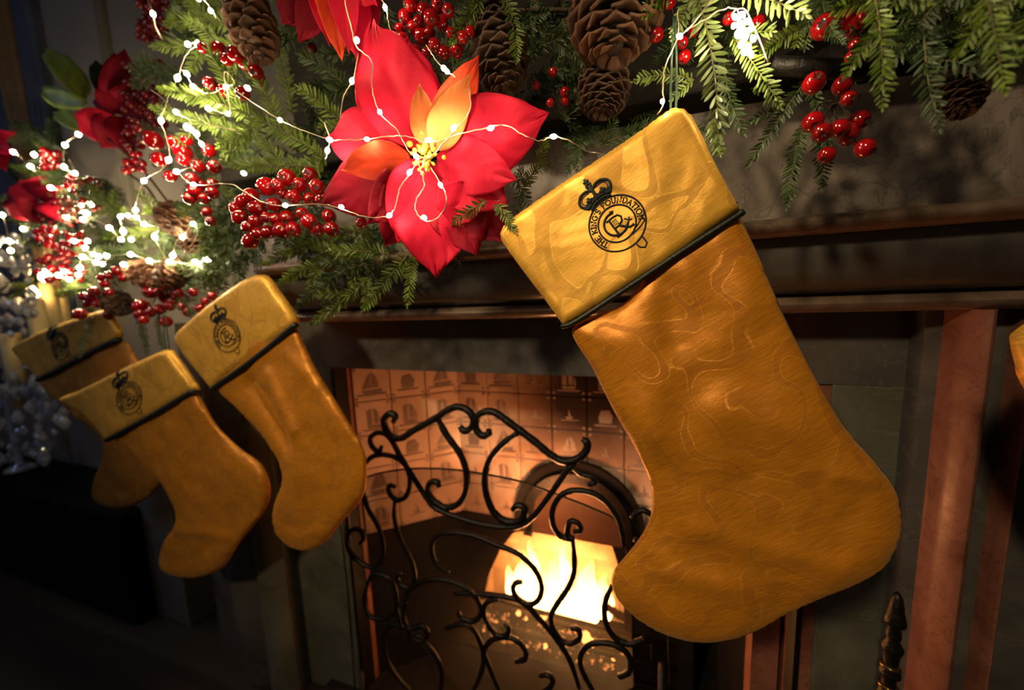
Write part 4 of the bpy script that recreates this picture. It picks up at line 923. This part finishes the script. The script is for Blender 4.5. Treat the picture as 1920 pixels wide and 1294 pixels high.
# poinsettias ---------------------------------------------------------------
def petal(root, b, t, w, mat, cup=.10, droop=.0, wave=.06, seed=0, fold=.12, name='bract', nu=26, nv=16):
    B = P(*b); T = P(*t); ax = T - B; L = ax.length; a = ax.normalized(); view = ((B+T)/2 - C0).normalized(); side = a.cross(view).normalized(); up = side.cross(a).normalized()
    if up.dot(view) > 0: up = -up
    Wd = w * mpp((b[0]+t[0])/2, (b[1]+t[1])/2, (b[2]+t[2])/2); rnd = random.Random(seed); ph = rnd.uniform(0, 6); mb = MB(); curl = rnd.uniform(-.04, .04)
    for i in range(nu+1):
        u = i/nu; wid = Wd * .52 * (math.sin(math.pi * (u**.74)) ** .80 if 0 < u < 1 else 0) + (.0008 if i == 0 else 0)
        if u > .8: wid *= .80 + .2*math.cos((u-.8)/.2*math.pi)*1 if u < 1 else 0
        for j in range(nv+1):
            v = -1 + 2*j/nv
            lift = cup*L*math.sin(math.pi*u) - droop*L*u*u
            ed = fold*Wd*abs(v)**1.3*.6*math.sin(math.pi*min(1, u+.1)) + wave*Wd*abs(v)*math.sin(u*13 + ph + v*2)
            vein = -.030*Wd*math.exp(-(v*7)**2) + 0.020*Wd*math.sin(u*40 - abs(v)*15)*min(1, abs(v)*3)*(1-abs(v)*.5)
            p = B + ax*u + side*(wid*v + curl*L*math.sin(math.pi*u)) + up*(lift + ed + vein)
            mb.v.append(tuple(p))
    k = nv+1
    for i in range(nu):
        for j in range(nv): mb.f.append((i*k+j, i*k+j+1, (i+1)*k+j+1, (i+1)*k+j))
    o = mb.build(name, mat, root); so = o.modifiers.new('thick', 'SOLIDIFY'); so.thickness = .0006; return o
R_, O_, L_, D_ = M['petal'], M['petal_orange'], M['petal_light'], M['petal_dark']
pf = empty('poinsettia', P(800, 290, .40), 'large bright red poinsettia lit by fairy lights at the garland centre', 'flower')
big = [
 ((790,290,.415),(668,108,.43),90,R_),((800,280,.415),(765,70,.43),105,R_),((800,285,.41),(703,42,.415),135,R_),
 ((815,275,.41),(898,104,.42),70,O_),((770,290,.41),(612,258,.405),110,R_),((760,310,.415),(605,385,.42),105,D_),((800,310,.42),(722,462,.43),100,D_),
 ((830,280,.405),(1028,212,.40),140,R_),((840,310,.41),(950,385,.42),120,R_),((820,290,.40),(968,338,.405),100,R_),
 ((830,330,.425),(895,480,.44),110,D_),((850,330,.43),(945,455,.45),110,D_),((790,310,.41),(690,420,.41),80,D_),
 ((800,300,.405),(818,520,.42),150,R_),((795,300,.40),(745,455,.405),95,R_),((770,300,.395),(641,319,.385),66,O_),((870,340,.40),(850,425,.42),80,R_),
 ((806,280,.392),(786,158,.375),50,L_),((815,280,.392),(882,138,.375),66,L_)]
for i, (b, t, w, mt) in enumerate(big): petal(pf, b, t, w, mt, cup=.05, wave=.05, seed=i, fold=-.16 if i % 2 else .14)
mb = MB(); rnd = random.Random(3)
for k in range(26):
    p = P(800 + rnd.gauss(0, 17), 292 + rnd.gauss(0, 20), .388 - rnd.uniform(0, .008)); r = .0022 + rnd.random()*.0016
    mb.lathe([(r*.3, -r), (r, -r*.3), (r*.9, r*.5), (r*.3, r)], p, 7, Vector((rnd.uniform(-.6,.6), -1, rnd.uniform(-.6,.6))))
mb.build('stamens', M['stamen'], pf, label='cluster of yellow stamens', kind='stuff')
for k in range(9):
    mb = MB(); a = P(805, 300, .395); an = k*2*math.pi/9; e = a + Vector((math.cos(an)*.016, -.012, math.sin(an)*.016)); mb.tube([a, a.lerp(e, .6), e], [.0008, .0012, .0018], 6); mb.build('stamen', M['stamen'], pf)
p2 = empty('poinsettia', P(620, -20, .45), 'red poinsettia with drooping bracts cut off by the top edge', 'flower')
for i, (b, t, w, mt) in enumerate([((640,-40,.45),(676,122,.43),70,R_),((625,-50,.44),(640,112,.42),62,O_),((600,-50,.45),(618,86,.425),40,R_),((590,-40,.46),(528,44,.45),80,D_),((660,-40,.45),(705,10,.43),60,R_),((620,-50,.46),(560,80,.46),60,D_),((640,-60,.44),(655,100,.415),55,R_),((670,-50,.46),(710,60,.46),60,D_)]):
    petal(p2, b, t, w, mt, cup=.08, seed=40+i, fold=.15)
p3 = empty('poinsettia', P(225, 215, .66), 'blurred deep red poinsettia pointing up against the pale wall', 'flower')
for i, (b, t, w, mt) in enumerate([((225,215,.66),(234,92,.65),55,D_),((220,215,.66),(214,98,.66),40,D_),((225,210,.66),(175,190,.64),40,D_),((225,220,.65),(150,250,.63),52,R_),((225,220,.66),(190,278,.63),55,D_),((230,220,.65),(240,290,.64),50,D_),((230,215,.66),(290,235,.66),55,D_),((228,210,.66),(275,160,.67),50,D_),((225,215,.65),(200,150,.63),45,D_)]):
    petal(p3, b, t, w, mt, seed=60+i, nu=10, nv=6)
p4 = empty('poinsettia', P(70, 375, .76), 'dark red poinsettia in the far left garland under the lights', 'flower')
for i, (b, t, w, mt) in enumerate([((70,375,.76),(20,350,.74),46,D_),((75,375,.76),(128,352,.75),46,D_),((75,375,.76),(60,420,.73),46,D_),((80,380,.75),(135,425,.73),36,R_),((70,370,.76),(90,330,.76),40,D_),((70,380,.76),(15,400,.75),40,D_)]):
    petal(p4, b, t, w, mt, seed=80+i, nu=8, nv=4)
p5 = empty('poinsettia', P(-20, 260, .78), 'pinkish red flower at the very left edge of the garland', 'flower')
for i, (b, t, w, mt) in enumerate([((-20,260,.78),(30,290,.76),44,R_),((-20,255,.78),(28,248,.77),34,R_),((-20,270,.78),(10,320,.77),40,D_)]):
    petal(p5, b, t, w, mt, seed=90+i, nu=8, nv=4)
# broad leaves
for lb, a, pts in (('lobed yellow green leaf rising beside the far poinsettia', (165,190), [((165,190,.66),(85,92,.66),40),((165,195,.66),(78,175,.65),34),((160,185,.66),(140,120,.67),26)]),
                   ('small yellow green leaf beside a light left of the far poinsettia', (150,240), [((158,245,.66),(100,212,.65),26)]),
                   ('dark green leaf behind the far poinsettia', (200,170), [((205,190,.68),(178,112,.68),34)])):
    lf = empty('leaf_sprig', P(a[0], a[1], .67), lb, 'leaves')
    for i, (b, t, w) in enumerate(pts): petal(lf, b, t, w, M['leaf'] if 'dark' not in lb else M['needle_dark'], name='leaf', seed=120+i, nu=10, nv=4)

# pine cones ----------------------------------------------------------------
def scale_mesh(mat, nm):
    mb = MB(); nu, nv = 5, 4
    for i in range(nu+1):
        u = i/nu; wid = .16 + .40*math.sin(math.pi*min(1, u*.62)) if u < 1 else .30
        for j in range(nv+1):
            v = -1 + 2*j/nv; mb.v.append((wid*v, u, .28*u*u + .08*(1-v*v) - (.12*abs(v)*u)))
    k = nv+1; top = len(mb.v)
    mb.v += [(x, y*.97, z - (.10 if y > .7 else .05)) for x, y, z in mb.v]
    for i in range(nu):
        for j in range(nv):
            a = i*k+j; mb.f += [(a, a+1, a+k+1, a+k), (a+top, a+k+top, a+k+1+top, a+1+top)]
    for j in range(nv): a = nu*k+j; mb.f.append((a, a+1, a+1+top, a+top))
    for i in range(nu): mb.f += [(i*k, (i+1)*k, (i+1)*k+top, i*k+top), (i*k+nv, i*k+nv+top, (i+1)*k+nv+top, (i+1)*k+nv)]
    me = mb.mesh(nm, smooth=True); me.materials.append(mat); return me
SM, SMD = scale_mesh(M['cone'], 'scale'), scale_mesh(M['cone_dark'], 'scale_dark')
def cone(label, a, c, na, nb, rpx, n, me, open_=.55, seed=0):
    A = P(a[0], a[1], na); B = P(c[0], c[1], nb); ax = B - A; L = ax.length; s = mpp((a[0]+c[0])/2, (a[1]+c[1])/2, (na+nb)/2); R = rpx*s
    root = empty('pine_cone', A, label, 'pine cone'); q = Vector((0, 0, 1)).rotation_difference(ax.normalized()); rnd = random.Random(seed)
    mb = MB(); mb.lathe([(R*.2, 0), (R*.42, L*.2), (R*.38, L*.6), (R*.12, L*.95)], A, 10, ax); mb.build('core', M['bark'], root)
    for i in range(n):
        t = (i + .5)/n; th = i*2.39996; env = math.sin(math.pi*min(1, .22 + t*.70))**.8
        r0 = R*.30*env; tilt = open_*(1 - t*.9) + .25
        # local frame: scale y axis points outward and up the axis
        out = Vector((math.cos(th), math.sin(th), 0)); d = (out*math.cos(tilt*.0 + (1.0-open_)*1.0 + t*.35) + Vector((0, 0, 1))*math.sin((1.0-open_)*1.0 + t*.35)).normalized()
        sx = Vector((-math.sin(th), math.cos(th), 0)); zz = sx.cross(d) 
        m3 = Matrix((sx, d, zz)).transposed(); qq = q @ m3.to_quaternion(); pos = A + q @ (out*r0 + Vector((0, 0, L*t*.96)))
        sz = R*.60*env*rnd.uniform(.92, 1.08); inst('scale', me, root, pos, qq, (sz, sz, sz))
    return root
cone('brown pine cone hanging at the upper left among fir sprigs', (462,2), (490,112), .46, .44, 50, 60, SM, .7, 1)
cone('largest dark pine cone hanging at the top right of centre', (1158,-70), (1152,105), .48, .455, 100, 84, SM, .5, 2)
cone('small dark pine cone below the largest cone', (1135,125), (1130,212), .51, .49, 56, 84, SMD, .5, 3)
cone('dark open pine cone right of the orange bract', (930,45), (948,172), .49, .455, 62, 70, SMD, .5, 4)
cone('dark pine cone partly hidden at the top beside the fir', (905,-30), (920,60), .52, .50, 36, 50, SMD, .5, 41)
cone('light brown pine cone in the glowing left tangle', (345,395), (318,432), .58, .54, 38, 48, SM, .8, 5)
cone('pine cone lying under the left lights above the berries', (250,505), (300,528), .60, .57, 28, 50, SM, .6, 6)
cone('striped pine cone above the second stocking at left', (345,495), (300,535), .585, .57, 30, 60, SM, .6, 7)
cone('pine cone below the left tangle beside lights', (372,470), (345,440), .585, .56, 26, 40, SM, .7, 8)
cone('small pine cone tucked behind the top poinsettia', (690,80), (672,108), .46, .45, 20, 30, SM, .7, 9)
cone('small open cone below the furthest berries', (205,560), (240,580), .62, .60, 26, 40, SMD, .7, 10)
cone('dim pine cone in the shade of the upper right fir', (1790,150), (1810,215), .48, .46, 40, 50, SMD, .5, 12)
# bark branch, dark candle like rod ------------------------------------------
mb = MB(); mb.tube(smooth_path([P(1400,92,.49), P(1450,75,.49), P(1520,58,.50), P(1600,30,.52)], 5), [.007]*16, 8); mb.build('bark_branch', M['bark'], None, origin=P(1400,92,.49), label='bare brown branch behind the glowing cluster of lights', cat='branch')
mb = MB(); mb.tube([P(1445,122,.47), P(1530,128,.475), P(1625,132,.48)], .0085, 12); mb.build('battery_tube', M['iron'], None, origin=P(1445,122,.47), label='black tubular battery holder right of the glowing light cluster', cat='light string')
for i, (a, c, n_) in enumerate([((180,240),(330,400),.64),((230,320),(300,390),.63),((1240,30),(960,20),.54),((880,100),(910,40),.52)]):
    mb = MB(); mb.tube(smooth_path([P(a[0],a[1],n_), P((a[0]+c[0])/2+8,(a[1]+c[1])/2-6,n_), P(c[0],c[1],n_)], 5), .0028, 7)
    mb.build('twig', M['bark'], None, origin=P(a[0],a[1],n_), label=['long bare twig running down from the far poinsettia','short bare twig left of the light brown cone','bare twig behind the largest pine cone','bare twig beside the top berries'][i], cat='branch')

# fairy lights --------------------------------------------------------------
mb = MB(); mb.lathe([(.15, -1.5), (.7, -.8), (1, 0), (.75, .8), (.15, 1.5)], (0, 0, 0), 8); BUL = mb.mesh('bulb'); BUL.materials.append(M['bulb'])
mb = MB(); mb.lathe([(.15, -1.2), (.8, -.6), (1, 0), (.8, .6), (.15, 1.2)], (0, 0, 0), 7); BULF = mb.mesh('bulb_far'); BULF.materials.append(M['bulb_dim'])
def string(label, path, n, bulbs, rpx=4.5, wire=.0007, far=False, seed=0, nend=None):
    rnd = random.Random(seed); k = len(path); nn = [n + ((nend - n) if nend else 0)*i/max(1, k-1) for i in range(k)]
    pts = smooth_path([P(x, y, a + rnd.uniform(-.003, .003)) for (x, y), a in zip(path, nn)], 6)
    pts = [p + Vector((rnd.uniform(-1,1), rnd.uniform(-1,1), rnd.uniform(-1,1)))*.0006 for p in pts]
    root = empty('fairy_light_string', pts[0], label, 'fairy lights'); mb = MB(); mb.tube(pts, wire, 4); mb.build('wire', M['wire'], root)
    for x, y in bulbs:
        d = [(Vector(ray(x, y)).normalized().cross((p - C0).normalized())).length for p in pts]; i = d.index(min(d)); nb = pts[i][1]
        p = P(x, y, nb - .004); s = mpp(x, y, nb); tg = (pts[min(i+1, len(pts)-1)] - pts[max(i-1, 0)]).normalized(); q = Vector((0, 0, 1)).rotation_difference(tg)
        r = rpx*s*rnd.uniform(.9, 1.1); inst('bulb', BULF if far else BUL, root, p, q, (r, r, r))
    return root
nf = .375
string('fairy light string crossing the big poinsettia to the large cuff', [(430,160),(470,190),(525,225),(570,245),(618,262),(640,262),(688,261),(730,255),(775,258),(805,268),(860,252),(920,238),(950,235),(985,256),(1015,264),(1038,256),(1070,265),(1100,283),(1134,291)], nf, [(464,165),(525,225),(618,262),(688,261),(803,262),(920,240),(1038,256)], seed=1)
string('fairy light string falling from the top onto the big poinsettia and berries', [(645,-10),(658,55),(668,88),(697,115),(697,160),(712,210),(745,245),(765,280),(782,298),(770,325),(750,350),(742,385),(728,404),(690,408),(640,392),(600,383),(535,386),(500,382),(462,362),(430,345),(363,346),(331,322)], nf, [(669,75),(712,210),(780,293),(768,323),(730,404),(640,388),(535,385),(457,325),(363,346)], seed=2)
string('short wire with a light hanging at the top beside the red bracts', [(710,-10),(722,12),(728,40),(735,72)], .42, [(722,14)], seed=3)
string('short wire with a light on the orange bract', [(800,85),(812,105),(832,130),(856,145)], .385, [(832,128),(838,134)], seed=4)
string('looping fairy light wire on the lower bracts', [(880,165),(882,200),(868,228),(850,242),(838,262),(805,295),(785,300),(795,345),(782,370),(778,392),(790,410),(810,414),(832,395),(836,368),(826,345),(808,315)], nf - .003, [(850,240),(795,408),(826,347)], seed=5)
string('fairy light wire left of the tall bract', [(672,100),(662,150),(645,178),(638,222)], .42, [(660,152)], seed=6)
string('short fairy light wire at the left bract tip', [(609,228),(618,262),(614,282),(610,300)], .385, [(614,282)], seed=7)
string('fairy light wire dropping behind the large cuff', [(1270,20),(1272,66),(1248,120),(1243,165),(1244,196),(1232,216)], .42, [(1242,190)], seed=8)
string('tight glowing cluster of fairy lights beside the large pale fir branch', [(1340,-10),(1300,45),(1275,66),(1300,50),(1350,20),(1375,15),(1390,30),(1380,50),(1400,65),(1390,85),(1405,100),(1385,60),(1410,50),(1370,30),(1400,20),(1440,118)], .415, [(1274,68),(1378,32),(1392,28),(1402,40),(1388,48),(1405,56),(1383,64),(1398,70),(1412,72),(1390,82),(1403,88),(1396,98),(1408,102),(1376,48),(1394,60)], 5.0, seed=9)
string('fairy light wire running up the upper left garland', [(272,-10),(287,24),(292,50),(305,75)], .52, [(287,26)], 4, seed=10)
string('fairy light wire over the top left fir sprigs', [(375,-10),(397,18),(405,35)], .46, [(395,20),(372,-2)], 4, seed=11)
string('fairy light string tangled in the left fir sprigs', [(352,83),(370,83),(348,105),(333,148),(320,170),(310,200),(302,225),(312,260),(318,285),(316,300),(300,320),(270,339),(255,380),(248,400)], .45, [(352,83),(370,83),(333,146),(302,226),(316,300),(270,339),(254,394)], 4.2, seed=12)
string('fairy light string curling over the left fir branches', [(283,168),(305,185),(330,212),(355,225),(360,245),(378,270),(385,290),(372,308),(331,322)], .44, [(330,210),(360,244),(350,238),(368,250),(378,270),(331,322)], 4.4, seed=13)
string('fairy light string beside the left berries', [(340,130),(350,138),(362,162),(390,175),(423,163),(440,155),(420,135),(430,190),(427,213),(390,203)], .445, [(350,138),(362,162),(423,163),(427,213),(390,203)], 4.0, seed=14)
string('large tangle of fairy lights glowing above the far stockings', [(152,387),(172,384),(162,400),(205,427),(227,449),(231,434),(226,406),(255,407),(270,420),(300,428),(290,444),(305,475),(317,491),(324,479),(330,455),(342,444),(362,420),(370,440),(350,470),(366,491),(388,487),(366,495),(317,491),(280,489),(245,477),(200,480),(175,477)], .56, [(205,427),(227,449),(231,434),(226,406),(240,404),(255,407),(270,420),(290,444),(317,491),(324,479),(342,444),(362,420),(366,491),(388,487),(280,489),(245,477),(246,449),(232,496)], 3.8, seed=15)
string('fairy lights bunched beside the lit candles', [(139,452),(164,452),(160,465),(175,477),(188,480),(200,480),(192,495),(155,482),(150,502),(147,515),(121,509),(110,516),(130,524),(79,515)], .64, [(139,452),(164,452),(160,465),(175,477),(185,481),(200,480),(192,495),(180,492),(155,482),(150,502),(147,515),(121,509),(110,516),(130,524),(79,515)], 3.8, far=True, seed=16)
string('fairy light string along the far left garland', [(-10,270),(25,285),(57,312),(95,352),(135,358),(152,387),(156,412),(124,407),(99,431)], .72, [(25,285),(57,312),(95,352),(135,358),(152,387),(172,384),(162,400),(156,412),(124,407),(99,431)], 3.8, far=True, seed=17)
string('fairy lights at the top of the far left garland', [(160,240),(147,252),(122,272),(121,312),(140,325),(130,300)], .70, [(147,252),(122,272),(140,325),(120,313),(64,290)], 3.6, far=True, seed=18)
string('few fairy lights at the left edge near the crystals', [(-10,400),(4,403),(17,452),(20,470),(44,429)], .76, [(4,403),(17,452),(20,470),(44,429)], 3.4, far=True, seed=19)

# ------------------------------------------------------------------ left background
def strip(name, mat, px0, px1, n, label, cat, z0, z1, kind=None, bulge=.012):
    x0, x1 = P(px0, 120, n)[0], P(px1, 120, n)[0]; mb = MB(); k = 12
    ring = [(x0 + (x1-x0)*i/k, n - bulge*abs(math.sin(i*math.pi/3))) for i in range(k+1)] + [(x1, n+.03), (x0, n+.03)]; m_ = len(ring)
    mb.add([(a, c, z0) for a, c in ring] + [(a, c, z1) for a, c in ring], [(i, (i+1) % m_, (i+1) % m_ + m_, i + m_) for i in range(m_)] + [tuple(range(m_))[::-1], tuple(range(m_, 2*m_))])
    return mb.build(name, mat, None, smooth=False, origin=((x0+x1)/2, n, z0), label=label, cat=cat, kind=kind)
strip('curtain', M['gilt'], -4, 34, .86, 'old gold curtain edge at the far top left', 'curtain', 1.1, 3.0)
strip('curtain', M['blue'], 40, 76, .875, 'grey blue curtain beside the gold one at far left', 'curtain', 1.1, 3.0)
strip('curtain', M['blue'], -70, -8, .875, 'dark blue curtain at the left edge beyond the gold one', 'curtain', 1.1, 3.0)
strip('trim_1', M['cream_wall'], 196, 212, .895, None, None, 1.2, 3.0, 'structure')
# side table in black cloth with crystal candelabra and candles
ztab = P(60, 880, .78)[2]
tb = empty('side_table', (P(60, 880, .8)[0], .8, 0), 'side table under black cloth at the lower left', 'table')
mb = MB(); x0, x1 = P(-250, 900, .78)[0], P(208, 900, .66)[0]; mb.box((x0, .66, 0.0), (x1, .88, ztab)); o = mb.build('black_cloth', M['black_cloth'], tb, smooth=False); bv = o.modifiers.new('b', 'BEVEL'); bv.width = .02; bv.segments = 3
def candle(px, ytop, ybot, n, wpx, label, lit=True):
    a = P(px, ybot, n); t = P(px, ytop, n); s = mpp(px, ytop, n); r = wpx*s/2; root = empty('candle', (t[0], t[1], a[2]), label, 'candle')
    h = t[2] - a[2]; mb = MB(); mb.lathe([(r*.98, 0), (r, h*.97), (r*.9, h), (r*.3, h - r*.3)], (t[0], t[1], a[2]), 20); mb.build('wax', M['wax'], root)
    mb = MB(); mb.tube([t + Vector((0, 0, -r*.3)), t + Vector((0, 0, r*.35))], .0009, 5); mb.build('wick', M['calyx'], root)
    if lit:
        mb = MB(); fh = 24*s; mb.lathe([(fh*.12, 0), (fh*.36, fh*.28), (fh*.36, fh*.5), (fh*.2, fh*.8), (fh*.02, fh*1.05)], t + Vector((0, 0, 0)), 10); mb.build('flame', M['candle_flame'], root)
candle(63, 560, 720, .74, 26, 'lit cream candle nearest the crystals, with a round flame')
candle(88, 530, 720, .80, 22, 'lit cream candle right behind the first candle')
candle(112, 548, 720, .83, 18, 'cream candle partly hidden behind the furthest stocking', False)
candle(17, 625, 760, .74, 28, 'short cream candle at the left edge above the crystals', False)
cd = empty('crystal_candelabra', P(30, 870, .74) , 'crystal candelabra with hanging clear drops on the left table', 'candelabra')
s = mpp(40, 780, .74)
mb = MB(); c0 = P(40, 880, .75); ht = P(40, 430, .75)[2] - c0[2]; mb.lathe([(.05, 0), (.045, .01), (.012, .03), (.010, ht*.3), (.022, ht*.34), (.008, ht*.4), (.007, ht*.8), (.016, ht*.85), (.006, ht*.93), (.001, ht)], c0, 16); mb.build('stem', M['crystal'], cd)
for i, (px_, py_) in enumerate([(0,690),(60,690),(100,700),(20,500),(60,505)]):
    mb = MB(); mb.tube(smooth_path([c0 + Vector((0, 0, ht*(.4 if py_ > 600 else .75))), P(px_, py_ + 30, .72), P(px_, py_, .72)], 6), .0035, 8); mb.build('arm', M['iron'], cd)
    mb = MB(); mb.lathe([(.004, -.004), (.03, .002), (.034, .01), (.03, .008), (.006, .004)], P(px_, py_, .72), 16); mb.build('drip_pan', M['crystal'], cd)
mb = MB(); mb.lathe([(.12, -1.6), (.7, -.9), (1, -.1), (.6, .6), (.12, 1.1)], (0, 0, 0), 7); DR = mb.mesh('crystal_drop', smooth=False); DR.materials.append(M['crystal'])
rnd = random.Random(9)
for i in range(130):
    if i < 90: px_, py_ = rnd.uniform(-5, 132), rnd.uniform(700, 865); 
    else: px_, py_ = rnd.uniform(-5, 66), rnd.uniform(430, 640)
    if i < 90 and py_ > 790 and px_ > 125 - (py_-790)*.6: px_ *= .7
    n_ = rnd.uniform(.70, .76); r = rnd.uniform(4, 10)*mpp(px_, py_, n_)
    inst('crystal_drop', DR, cd, P(px_, py_, n_), Matrix.Rotation(rnd.uniform(0, 6), 3, 'Z').to_quaternion(), (r, r, r*1.2))
